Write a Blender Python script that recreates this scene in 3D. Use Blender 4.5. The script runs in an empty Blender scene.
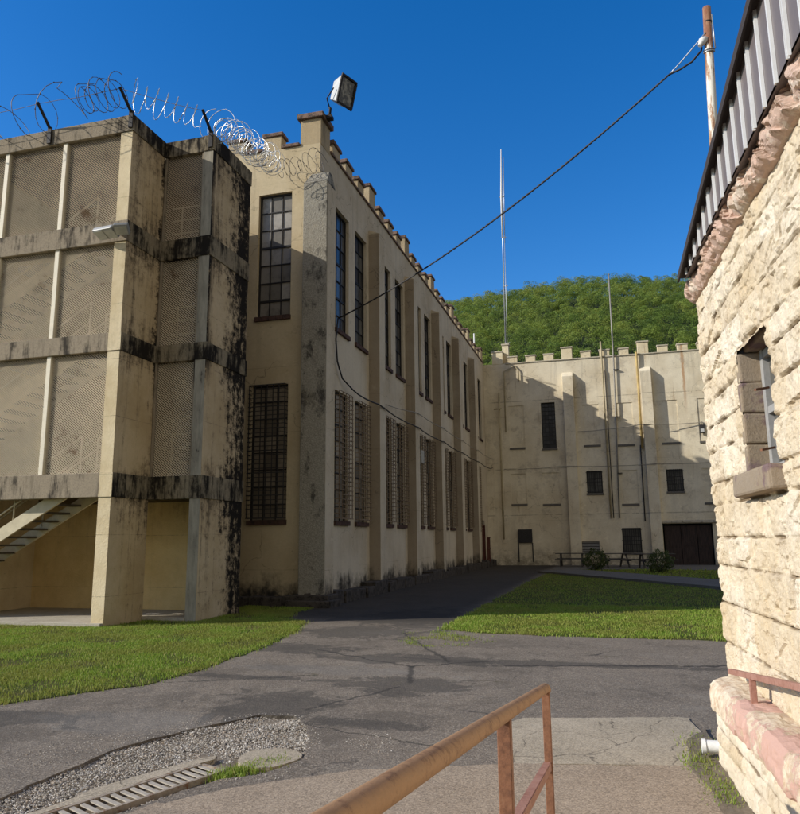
import bpy, bmesh, math, random
import numpy as np
from mathutils import Vector, Matrix, noise as mnoise
from mathutils.geometry import delaunay_2d_cdt
R = random.Random(7)
sc = bpy.context.scene
col = sc.collection

# ------------------------------------------------------------------ helpers
class MB:
    """collects shapes, builds ONE mesh object"""
    def __init__(s): s.v = []; s.f = []; s.sm = []
    def add(s, vs, fs, smooth=False):
        o = len(s.v); s.v += [tuple(p) for p in vs]
        s.f += [tuple(o + i for i in f) for f in fs]; s.sm += [smooth] * len(fs)
        return s
    def box(s, x0, x1, y0, y1, z0, z1):
        return s.add([(x0,y0,z0),(x1,y0,z0),(x1,y1,z0),(x0,y1,z0),(x0,y0,z1),(x1,y0,z1),(x1,y1,z1),(x0,y1,z1)],
              [(0,3,2,1),(4,5,6,7),(0,1,5,4),(1,2,6,5),(2,3,7,6),(3,0,4,7)])
    def obox(s, c, ax, ay, az):
        c = Vector(c); ax = Vector(ax); ay = Vector(ay); az = Vector(az)
        vs = [c+a*ax+b*ay+d*az for d in (-1,1) for a,b in ((-1,-1),(1,-1),(1,1),(-1,1))]
        return s.add(vs, [(0,3,2,1),(4,5,6,7),(0,1,5,4),(1,2,6,5),(2,3,7,6),(3,0,4,7)])
    def bar(s, a, b, w, h=None, upv=(0,0,1)):
        h = h or w; a = Vector(a); b = Vector(b); d = (b-a); L = d.length; d.normalize()
        u = Vector(upv)
        if abs(d.dot(u)) > .98: u = Vector((0,1,0))
        sx = d.cross(u).normalized(); uz = sx.cross(d).normalized()
        return s.obox((a+b)/2, sx*w/2, d*L/2, uz*h/2)
    def quad(s, a, b, c, d): return s.add([a,b,c,d], [(0,1,2,3)])
    def tube(s, pts, r, n=6, cap=True, closed=False):
        pts = [Vector(p) for p in pts]; m = len(pts)
        rs = r if isinstance(r, (list,tuple)) else [r]*m
        t = (pts[1]-pts[0]).normalized()
        u = t.orthogonal().normalized(); vs = []
        for i,p in enumerate(pts):
            t2 = ((pts[min(i+1,m-1)]-pts[max(i-1,0)])).normalized()
            q = t.rotation_difference(t2); u = (q @ u).normalized(); t = t2
            w = t.cross(u)
            for k in range(n):
                a = 2*math.pi*k/n; vs.append(p+(u*math.cos(a)+w*math.sin(a))*rs[i])
        fs = [(i*n+k, i*n+(k+1)%n, (i+1)*n+(k+1)%n, (i+1)*n+k) for i in range(m-1) for k in range(n)]
        s.add(vs, fs, True)
        if cap and n > 3:
            o = len(s.v)-len(vs); s.f += [tuple(o+k for k in reversed(range(n))), tuple(o+(m-1)*n+k for k in range(n))]; s.sm += [False,False]
        return s
    def build(s, name, mat, parent=None, bevel=0, jitter=0, seg=2):
        me = bpy.data.meshes.new(name)
        vs = s.v
        if jitter: vs = [(x+R.uniform(-1,1)*jitter, y+R.uniform(-1,1)*jitter, z+R.uniform(-1,1)*jitter) for x,y,z in vs]
        me.from_pydata(vs, [], s.f); me.update()
        me.polygons.foreach_set('use_smooth', s.sm)
        o = bpy.data.objects.new(name, me); col.objects.link(o)
        if mat: me.materials.append(mat)
        if parent: o.parent = parent
        if bevel:
            b = o.modifiers.new('bevel','BEVEL'); b.width = bevel; b.segments = seg; b.limit_method = 'ANGLE'; b.angle_limit = math.radians(40)
        return o
def np_obj(name, verts, faces, mat, parent=None, smooth=False):
    me = bpy.data.meshes.new(name); nv = len(verts); nf, k = faces.shape
    me.vertices.add(nv); me.vertices.foreach_set('co', np.asarray(verts, np.float32).ravel())
    me.loops.add(nf*k); me.loops.foreach_set('vertex_index', faces.astype(np.int32).ravel())
    me.polygons.add(nf); me.polygons.foreach_set('loop_start', np.arange(0, nf*k, k, dtype=np.int32))
    me.polygons.foreach_set('use_smooth', np.full(nf, smooth))
    me.update(calc_edges=True); me.validate()
    o = bpy.data.objects.new(name, me); col.objects.link(o); me.materials.append(mat)
    if parent: o.parent = parent
    return o
def tag(o, label=None, cat=None, group=None, kind=None):
    if label: o['label'] = label
    if cat: o['category'] = cat
    if group: o['group'] = group
    if kind: o['kind'] = kind
    return o
def thing(name, label, cat, loc=(0,0,0), group=None):
    o = bpy.data.objects.new(name, None); col.objects.link(o); o.location = loc; o.empty_display_size = .2
    return tag(o, label, cat, group)
def keep(o, root):           # parent a mesh built in world space under an Empty with a base location
    o.parent = root; o.matrix_parent_inverse = Matrix.Translation(-Vector(root.location)); return o
def dup(o, parent=None, off=(0,0,0)):     # one object and its children
    c = o.copy(); col.objects.link(c); c.parent = parent
    c.location = Vector(o.location) + Vector(off)
    for ch in [x for x in bpy.data.objects if x.parent == o]: dup(ch, c)
    return c

# ------------------------------------------------------------------ materials
class NT:
    def __init__(s, name):
        s.m = bpy.data.materials.new(name); s.m.use_nodes = True; s.t = s.m.node_tree
        s.b = s.t.nodes['Principled BSDF']; s.geo = s.t.nodes.new('ShaderNodeNewGeometry'); s.P = s.geo.outputs['Position']
    def n(s, t): return s.t.nodes.new(t)
    def put(s, sock, v):
        if hasattr(v, 'is_linked') or isinstance(v, bpy.types.NodeSocket): s.t.links.new(v, sock)
        elif isinstance(v, (tuple,list)) and len(v) == 3 and sock.type == 'RGBA': sock.default_value = (*v, 1)
        else: sock.default_value = v
    def math(s, op, a, b=0, c=0, clamp=False):
        n = s.n('ShaderNodeMath'); n.operation = op; n.use_clamp = clamp
        s.put(n.inputs[0], a); s.put(n.inputs[1], b); s.put(n.inputs[2], c); return n.outputs[0]
    def vec(s, op, a, b):
        n = s.n('ShaderNodeVectorMath'); n.operation = op; s.put(n.inputs[0], a); s.put(n.inputs[1], b); return n.outputs[0]
    def xyz(s, v=None):
        n = s.n('ShaderNodeSeparateXYZ'); s.put(n.inputs[0], v or s.P); return n.outputs
    def noise(s, scale=1, detail=5, rough=.6, stretch=None, dist=0, P=None, off=0):
        P = P or s.P
        if stretch: P = s.vec('MULTIPLY', P, stretch)
        if off: P = s.vec('ADD', P, (off, off*1.7, off*.3))
        n = s.n('ShaderNodeTexNoise'); s.put(n.inputs['Vector'], P); n.inputs['Scale'].default_value = scale
        n.inputs['Detail'].default_value = detail; n.inputs['Roughness'].default_value = rough; n.inputs['Distortion'].default_value = dist
        return n.outputs['Fac']
    def voro(s, scale, feature='F1', out='Distance', P=None, rand=1):
        n = s.n('ShaderNodeTexVoronoi'); n.feature = feature; s.put(n.inputs['Vector'], P or s.P); n.inputs['Scale'].default_value = scale
        n.inputs['Randomness'].default_value = rand
        return n.outputs[out]
    def mr(s, v, a, b, c=0, d=1, smooth=True):
        n = s.n('ShaderNodeMapRange'); n.interpolation_type = 'SMOOTHSTEP' if smooth else 'LINEAR'
        s.put(n.inputs[0], v); n.inputs[1].default_value = a; n.inputs[2].default_value = b; n.inputs[3].default_value = c; n.inputs[4].default_value = d
        return n.outputs[0]
    def ramp(s, v, stops, const=False):
        n = s.n('ShaderNodeValToRGB'); s.put(n.inputs[0], v); e = n.color_ramp.elements
        if const: n.color_ramp.interpolation = 'CONSTANT'
        while len(e) < len(stops): e.new(.5)
        for i,(p,c) in enumerate(stops):
            e[i].position = p; e[i].color = (*c,1) if isinstance(c,(tuple,list)) else (c,c,c,1)
        return n.outputs[0]
    def mix(s, f, a, b, mode='MIX'):
        n = s.n('ShaderNodeMix'); n.data_type = 'RGBA'; n.blend_type = mode; n.clamp_factor = True
        s.put(n.inputs[0], f); s.put(n.inputs[6], a); s.put(n.inputs[7], b); return n.outputs[2]
    def rnd(s): return s.geo.outputs['Random Per Island']
    def bump(s, h, strength=.5, dist=.01):
        n = s.n('ShaderNodeBump'); s.put(n.inputs['Height'], h); n.inputs['Strength'].default_value = strength; n.inputs['Distance'].default_value = dist
        s.t.links.new(n.outputs[0], s.b.inputs['Normal']); return n
    def done(s, color, rough=.85, metal=0, spec=.3):
        s.put(s.b.inputs['Base Color'], color); s.put(s.b.inputs['Roughness'], rough); s.b.inputs['Metallic'].default_value = metal
        s.b.inputs['Specular IOR Level'].default_value = spec
        return s.m

def stucco(name, base, dark, streak=.5, base_grime=True, blot=.5, ztop=13.1, seams=True):
    t = NT(name); x,y,z = t.xyz()
    n1 = t.noise(.45, 6, .65); n2 = t.noise(1, 6, .7, stretch=(2.6,2.6,.16)); n3 = t.noise(14, 6, .7); n4 = t.noise(2.2, 8, .7, off=3)
    c = t.mix(t.mr(n1,.35,.7), base, tuple(a*b for a,b in zip(base,(.80,.76,.70))))
    c = t.mix(t.math('MULTIPLY', t.mr(n3,.35,.75), .28), c, tuple(a*.62 for a in base))
    # pale scars and patch repairs
    c = t.mix(t.math('MULTIPLY', t.mr(n4,.60,.66), .4), c, tuple(min(1,a*1.16) for a in base))
    # run-down streaks, strongest below the coping
    st = t.math('MULTIPLY', t.mr(n2,.5,.78), streak)
    top = t.mr(z, ztop-3.2, ztop, .35, 1.0)
    c = t.mix(t.math('MULTIPLY', st, top), c, dark)
    if base_grime:
        g = t.math('ADD', t.mr(z, .15, 1.5, .62, 0), t.math('ADD', t.math('MULTIPLY', t.math('SUBTRACT', n2, .5), .5), t.math('MULTIPLY', t.math('SUBTRACT', n4, .5), 1.1)))
        g = t.math('MULTIPLY', t.mr(g,.3,.75), t.mr(z,.4,1.9,1,0))
        c = t.mix(g, c, (.035,.032,.027))
    # dark pock marks and hairline cracks
    ve = t.voro(.8, 'DISTANCE_TO_EDGE', P=t.vec('ADD', t.P, t.vec('MULTIPLY', t.n_col(1.3), (.9,.9,.9))) )
    c = t.mix(t.math('MULTIPLY', t.mr(ve,0,.012,1,0), t.mr(n1,.45,.6,0,.55)), c, dark)
    c = t.mix(t.mr(t.noise(7,3,.5,off=9),.70,.76,0,.6*blot), c, dark)
    if name.startswith('annex'):
        rs = t.noise(1,5,.7,stretch=(5,5,.10),off=17)
        c = t.mix(t.math('MULTIPLY', t.mr(rs,.60,.70), t.mr(n1,.40,.6,0,.6)), c, (.30,.18,.085))
        dx = t.math('ABSOLUTE', t.math('SUBTRACT', x, t.math('ADD', 4.97, t.math('MULTIPLY', t.math('SUBTRACT', n4, .5), .25))))
        c = t.mix(t.math('MULTIPLY', t.mr(dx,.02,.13,.75,0), t.mr(z,8.6,11.5)), c, (.42,.20,.07))
        c = t.mix(t.mr(t.noise(.9,7,.75,off=21),.52,.66,0,.55), c, (.40,.34,.25))
        for zz in (10.35,5.95,3.05):
            lz = t.math('ABSOLUTE', t.math('SUBTRACT', z, t.math('ADD', zz, t.math('MULTIPLY', n1, .06))))
            c = t.mix(t.math('MULTIPLY', t.mr(lz,.0,.05,.55,0), t.mr(n4,.4,.55)), c, dark)
        c = t.mix(t.math('MULTIPLY', t.mr(z,0,1.4,.65,0), t.mr(n4,.35,.6)), c, (.10,.085,.06))
    h = t.math('ADD', t.math('MULTIPLY', n3, .5), t.noise(60,4,.7))
    if seams:
        s2 = t.math('ABSOLUTE', t.math('SUBTRACT', t.math('FRACT', t.math('MULTIPLY', t.math('ADD', z, t.math('MULTIPLY', n4, .03)), 1/1.83)), .5))
        sm = t.mr(s2, 0, .007, 1, 0)
        c = t.mix(t.math('MULTIPLY', sm, t.mr(n1,.4,.6,0,.35)), c, dark)
    t.bump(h, .55, .02)
    return t.done(c, .93, spec=.15)
def _n_col(s, scale):
    n = s.n('ShaderNodeTexNoise'); s.put(n.inputs['Vector'], s.P); n.inputs['Scale'].default_value = scale; n.inputs['Detail'].default_value = 5
    return n.outputs['Color']
NT.n_col = _n_col

M = {}
CREAM = (.66,.575,.435)
M['stucco'] = stucco('cell_block_stucco', CREAM, (.10,.085,.06), .55)
M['stucco_back'] = stucco('annex_stucco', (.80,.715,.535), (.17,.135,.095), .5, base_grime=False)
M['stucco_front'] = stucco('cell_block_front_stucco', (.63,.525,.345), (.10,.085,.06), .3)

M['stucco_brown'] = stucco('dark_brown_stucco', (.38,.32,.24), (.08,.065,.05), .6)  # darker brown tone for the near cheek of each pilaster
def rough_dash(name):
    t = NT(name); n1 = t.noise(1.1,7,.7); n2 = t.noise(26,4,.75); n3 = t.noise(1.6,6,.75,stretch=(1,1,.6),off=5)
    c = t.ramp(n2, [(.3,(.24,.22,.18)),(.5,(.33,.305,.25)),(.7,(.43,.40,.33))])
    c = t.mix(t.mr(n3,.5,.64,0,.85), c, (.045,.042,.038)); c = t.mix(t.mr(n1,.58,.7,0,.5), c, (.42,.37,.27))
    t.bump(n2, .9, .04); return t.done(c,.95,spec=.1)
M['dash'] = rough_dash('pebble_dash')

def tower_mat(name, base, black=1.0, side=True):
    """cream paint over board-marked concrete with black mould running down from every floor band"""
    t = NT(name); x,y,z = t.xyz()
    n1 = t.noise(.8,6,.7); st = t.noise(1,7,.75,stretch=(3.4,3.4,.22)); n3 = t.noise(5,7,.78,off=2); n4 = t.noise(30,4,.7)
    c = t.mix(t.mr(n1,.3,.7), base, tuple(a*b for a,b in zip(base,(.78,.74,.66))))
    c = t.mix(t.mr(n4,.45,.75,0,.22), c, tuple(a*.55 for a in base))
    zr = t.ramp(t.math('DIVIDE', z, 12), [(0,.10),(.13,.03),(.20,.40),(.214,.50),(.256,.42),(.30,.04),(.42,.10),(.47,.52),(.505,.46),(.56,.10),(.63,.3),(.675,.58),(.72,.46),(.80,.14),(.88,.5),(.922,.75)])
    m = t.math('ADD', t.math('MULTIPLY', zr, 1.0), t.math('ADD', t.math('MULTIPLY', t.math('SUBTRACT', st,.5), 2.1), t.math('MULTIPLY', t.math('SUBTRACT', n3,.5), 2.0)))
    if side:   # the rear edge of the rear wall is almost black
        yy = t.math('ADD', y, t.math('MULTIPLY', t.math('SUBTRACT', n3, .5), 2.2))
        m = t.math('ADD', m, t.math('MULTIPLY', t.mr(yy, 14.6, 16.0), .8))
        yy = t.math('ADD', y, t.math('MULTIPLY', t.math('SUBTRACT', n3, .5), .7))
        m = t.math('ADD', m, t.math('MULTIPLY', t.mr(t.math('ABSOLUTE', t.math('SUBTRACT', yy, 14.05)), .0, .16, .55, 0), t.mr(z, 3, 6.5)))
    c = t.mix(t.math('MULTIPLY', t.mr(m,.16,.66,0,.65), black), c, (.21,.155,.095))
    run = t.noise(1,5,.75,stretch=(6,6,.16),off=13)
    c = t.mix(t.math('MULTIPLY', t.math('MULTIPLY', t.mr(run,.52,.68), t.mr(m,-.15,.35)), .55*black), c, (.10,.078,.052))
    c = t.mix(t.math('MULTIPLY', t.mr(m,.40,.98), black), c, (.018,.015,.012))
    # form-tie holes and pour lines
    fz = t.math('ABSOLUTE', t.math('SUBTRACT', t.math('FRACT', t.math('DIVIDE', t.math('ADD', z, t.math('MULTIPLY', n1, .04)), 1.22)), .5))
    c = t.mix(t.math('MULTIPLY', t.mr(fz,0,.008,1,0), t.mr(n3,.4,.6,.1,.7)), c, (.05,.045,.035))
    ho = t.voro(3.2, P=t.vec('MULTIPLY', t.P, (1,1,1)), rand=.35)
    c = t.mix(t.mr(ho,.03,.05,.75,0), c, (.06,.05,.04))
    t.bump(t.math('ADD', t.math('MULTIPLY', n3,.6), n4), .5, .02); return t.done(c,.93,spec=.12)
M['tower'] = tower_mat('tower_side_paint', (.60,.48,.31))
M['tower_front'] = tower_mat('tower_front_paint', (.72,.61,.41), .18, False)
M['tower_in'] = tower_mat('tower_interior_shaded', (.15,.11,.06), .3, False)  # paint darkened to stand for the shade behind the mesh
def band(name, base, dk, th):
    t = NT(name); n1 = t.noise(1,6,.7,stretch=(1.2,1.2,.8)); st = t.noise(1,6,.7,stretch=(7,7,.9)); n4 = t.noise(35,5,.75)
    c = t.mix(t.mr(n4,.35,.7,0,.6), base, tuple(a*.55 for a in base)); c = t.mix(t.mr(st,.5,.7,0,.55), c, tuple(a*.42 for a in base))
    c = t.mix(t.mr(t.math('ADD', t.math('MULTIPLY', n1,.6), t.math('MULTIPLY', st,.4)), th, th+.12), c, dk)
    t.bump(n4,.6,.015); return t.done(c,.95,spec=.1)
M['band'] = band('weathered_concrete_band', (.33,.275,.20), (.05,.042,.033), .50)
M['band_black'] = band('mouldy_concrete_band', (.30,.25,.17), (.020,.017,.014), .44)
def simple(name, c, rough=.7, metal=0, spec=.3, var=.35, scale=8, dirt=None, dth=.6, bump=.2, stretch=None):
    t = NT(name); n = t.noise(scale,6,.7,stretch=stretch); n2 = t.noise(scale*5,4,.7)
    cc = t.mix(t.mr(n,.3,.7), c, tuple(a*(1-var) for a in c)); cc = t.mix(t.mr(n2,.4,.75,0,.25), cc, tuple(a*.6 for a in c))
    if dirt: cc = t.mix(t.mr(t.math('ADD', t.math('MULTIPLY', n,.6), t.math('MULTIPLY', n2,.4)), dth, dth+.1), cc, dirt)
    if bump: t.bump(n2, bump, .01)
    return t.done(cc, rough, metal, spec)
M['cap'] = simple('brick_coping', (.25,.165,.125), .9, var=.5, scale=6, dirt=(.045,.04,.036), dth=.5, bump=.6)
M['cap_pale'] = simple('pale_coping', (.58,.51,.38), .9, var=.3, scale=5, dirt=(.12,.10,.07), dth=.6, bump=.5)
M['merlon'] = stucco('merlon_stucco', (.52,.42,.27), (.12,.09,.065), .7, False, .8)
M['merlon_pale'] = stucco('annex_merlon_stucco', (.80,.69,.47), (.14,.11,.08), .3, False, .5)
M['sill'] = simple('brick_sill', (.115,.065,.05), .9, var=.5, scale=10, dirt=(.035,.03,.028), dth=.52)
M['steel'] = simple('window_steel', (.030,.027,.025), .6, var=.4, scale=20, dirt=(.11,.06,.035), dth=.58)
M['grille'] = simple('painted_grille_bars', (.30,.22,.14), .8, var=.5, scale=18, dirt=(.10,.055,.03), dth=.5)
M['grille_dark'] = simple('dark_bars', (.045,.042,.04), .7, var=.4, scale=18)
def pane(name, lo, hi, rough=.18):
    t = NT(name); n = t.noise(3,5,.7); c = t.mix(t.rnd(), lo, hi); c = t.mix(t.mr(n,.45,.7,0,.5), c, tuple(a*.5 for a in lo))
    t.bump(t.noise(4,2,.5), .12, .02)
    return t.done(c, rough, 0, .4)
M['pane_pale'] = pane('dusty_wire_glass', (.12,.105,.08), (.36,.33,.28), .5)
M['pane_dark'] = pane('dark_glass', (.014,.013,.012), (.15,.14,.115), .3)
M['pane_blind'] = pane('painted_out_glass', (.17,.14,.10), (.36,.30,.22), .5)
M['pane_navy'] = pane('dark_block_glass', (.008,.008,.010), (.028,.028,.032), .3)
M['mesh'] = simple('cream_painted_mesh', (.74,.63,.45), .75, var=.25, scale=1.2, dirt=(.24,.15,.08), dth=.56, bump=0)
M['mullion'] = simple('cream_painted_tube', (.78,.71,.55), .6, var=.12, scale=5, dirt=(.3,.2,.12), dth=.68)
M['stair'] = simple('painted_stair_steel', (.62,.54,.37), .65, var=.2, scale=4, dirt=(.2,.12,.06), dth=.6)
M['tread'] = simple('dark_stair_tread', (.10,.085,.065), .8)
M['wire'] = simple('galvanised_wire', (.62,.62,.60), .35, .75, .5, var=.3, scale=3)
M['wire_old'] = simple('weathered_wire', (.17,.155,.14), .6, .5, .4, var=.4, scale=3)
M['angle_iron'] = simple('dark_angle_iron', (.035,.03,.028), .7, var=.4)
M['grey_paint'] = simple('grey_lamp_housing', (.42,.42,.40), .45, .3, .4, var=.2, scale=6, dirt=(.22,.2,.18), dth=.62)
M['led'] = simple('milky_lamp_lens', (.62,.62,.58), .3, 0, .5, var=.2, scale=9)
def lampglass():
    t = NT('lamp_glass'); n = t.noise(9,3,.5); c = t.mix(t.mr(n,.4,.65), (.035,.038,.04), (.30,.29,.25)); return t.done(c,.15,.0,.5)
M['lampglass'] = lampglass()
M['black_rubber'] = simple('black_cable', (.022,.02,.022), .55, var=.3)
M['pale_cable'] = simple('pale_cable', (.36,.32,.25), .6, var=.3)
M['pale_pipe'] = simple('cream_pipe', (.50,.42,.26), .7, var=.3, scale=4, dirt=(.2,.13,.07), dth=.6)
M['mast'] = simple('galvanised_mast', (.55,.57,.58), .4, .6, .4, var=.3, scale=2)
M['white_paint'] = simple('white_plastic', (.78,.77,.73), .4, var=.12, scale=12, dirt=(.3,.25,.18), dth=.7)
def poleMat():
    t = NT('peeling_pole_paint'); n = t.noise(1,6,.75,stretch=(9,9,1.1)); x,y,z = t.xyz()
    m = t.math('ADD', n, t.mr(z,10.0,11.9,-.04,.12))
    c = t.ramp(m, [(.46,(.72,.68,.58)),(.5,(.42,.27,.17)),(.6,(.22,.085,.045)),(.75,(.33,.19,.11))])
    t.bump(n,.5,.01); return t.done(c,.8)
M['pole'] = poleMat()
# stone building
def stone(name, base, holes=1.0, pink=None, attr=False):
    t = NT(name); n1 = t.noise(1.3,6,.65); n2 = t.noise(9,8,.75,off=4); n3 = t.noise(55,5,.75); n5 = t.noise(3.5,6,.7,off=11)
    c = t.mix(t.mr(n1,.3,.7), base, tuple(a*b for a,b in zip(base,(.86,.80,.70))))
    c = t.mix(t.mr(n3,.4,.75,0,.28), c, tuple(a*b for a,b in zip(base,(.62,.52,.40))))
    cr = t.math('ABSOLUTE', t.math('SUBTRACT', n2, .5))                         # thin brown fissures
    c = t.mix(t.math('MULTIPLY', t.mr(cr,0,.022,1,0), t.mr(n5,.50,.62,0,.65*holes)), c, (.26,.17,.09))
    c = t.mix(t.mr(n2,.66,.73,0,.85*holes), c, (.10,.065,.04))                   # pits where paint is gone
    pt = t.n('ShaderNodeNewGeometry').outputs['Pointiness']
    c = t.mix(t.mr(pt,.40,.485,.75,0), c, (.20,.135,.075))
    if attr:
        an=t.n('ShaderNodeVertexColor'); an.layer_name='stone'; sc_=t.n('ShaderNodeSeparateColor'); t.put(sc_.inputs[0], an.outputs[0])
        c = t.mix(t.mr(sc_.outputs[1],.25,.75), c, t.mix(1.0, c, (.86,.81,.73), 'MULTIPLY'))
        jn = t.math('ADD', sc_.outputs[0], t.math('MULTIPLY', t.math('SUBTRACT', n2, .5), 1.2))
        c = t.mix(t.mr(jn,.05,.55,.85,0), c, (.17,.115,.065))
        c = t.mix(t.math('MULTIPLY', t.mr(sc_.outputs[2],0,1,1,0), t.mr(n5,.5,.62,0,.5)), c, (.45,.36,.25))
    if pink: c = t.mix(t.mr(n5,.52,.62,0,.8), c, pink)
    wv=t.vec('ADD', t.P, t.vec('MULTIPLY', t.n_col(6), (.06,.06,.06)))
    ch=t.math('ADD', t.math('MULTIPLY', t.xyz(t.voro(11,out='Color',P=wv))[0], 1.0), t.math('MULTIPLY', t.xyz(t.voro(32,out='Color',P=wv))[0], .5))
    t.bump(t.math('ADD', t.math('MULTIPLY', n3, .8), t.math('ADD', t.math('MULTIPLY', n2, .6), ch)), .75, .013); return t.done(c,.9,spec=.12)
M['stone'] = stone('cream_painted_stone', (.80,.725,.595), attr=True)
M['stone_plain'] = stone('cream_painted_stone_plain', (.80,.725,.595))
M['stone_pink'] = stone('pink_painted_stone', (.66,.49,.41), 1.4, (.74,.64,.52))
M['stone_grey'] = stone('lichen_stone', (.48,.43,.36), 1.6, (.17,.11,.12))
def coping():
    t = NT('peeling_pink_paint'); n = t.noise(2.6,8,.72); n2 = t.noise(12,6,.75,off=3); n3 = t.noise(60,4,.7); x,y,z = t.xyz()
    c = t.mix(t.mr(n3,.4,.7,0,.25), (.56,.35,.275), (.47,.28,.21))
    pe = t.math('ADD', t.math('MULTIPLY', n,.65), t.math('MULTIPLY', n2,.35))
    pe = t.math('ADD', pe, t.mr(y,5.0,6.1,0,.12))
    c = t.mix(t.mr(pe,.50,.53), c, t.mix(t.mr(n2,.4,.65), (.70,.60,.45), (.50,.36,.24)))
    c = t.mix(t.mr(t.noise(1,5,.6,stretch=(5,5,1.2),off=7),.62,.7,0,.8), c, (.42,.16,.05))
    t.bump(t.math('ADD', t.math('MULTIPLY', t.mr(pe,.50,.53), -.8), n3), .5, .01); return t.done(c,.7,spec=.25)
M['coping'] = coping()
M['sheet'] = simple('brown_grey_sheet_metal', (.155,.13,.125), .5, .0, .4, var=.12, scale=2, bump=0)
M['rib'] = simple('white_rib_metal', (.70,.69,.66), .4, .1, .4, var=.1, scale=4, dirt=(.4,.38,.35), dth=.68, bump=0)
M['trim'] = simple('dark_brown_trim', (.05,.04,.036), .75, .0, .3, var=.15, scale=3, bump=0)
M['frame_grey'] = simple('grey_window_frame', (.34,.33,.31), .55, var=.2, dirt=(.1,.06,.04), dth=.62)
def rustpaint(name, a, b, c3):
    t = NT(name); n = t.noise(9,7,.72); n2 = t.noise(45,5,.75); 
    c = t.ramp(t.math('ADD', t.math('MULTIPLY', n,.6), t.math('MULTIPLY', n2,.4)), [(.36,a),(.5,b),(.62,c3)])
    t.bump(n2,.45,.004); return t.done(c,.62,.1,.4)
M['rail'] = rustpaint('rusty_rail_paint', (.29,.17,.09), (.36,.21,.105), (.155,.075,.038))
M['rail_post'] = rustpaint('rusty_post_paint', (.30,.16,.09), (.24,.11,.058), (.13,.06,.035))
M['rail_pink'] = rustpaint('brown_pink_rail_paint', (.44,.25,.19), (.37,.19,.14), (.27,.12,.08))
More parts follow.
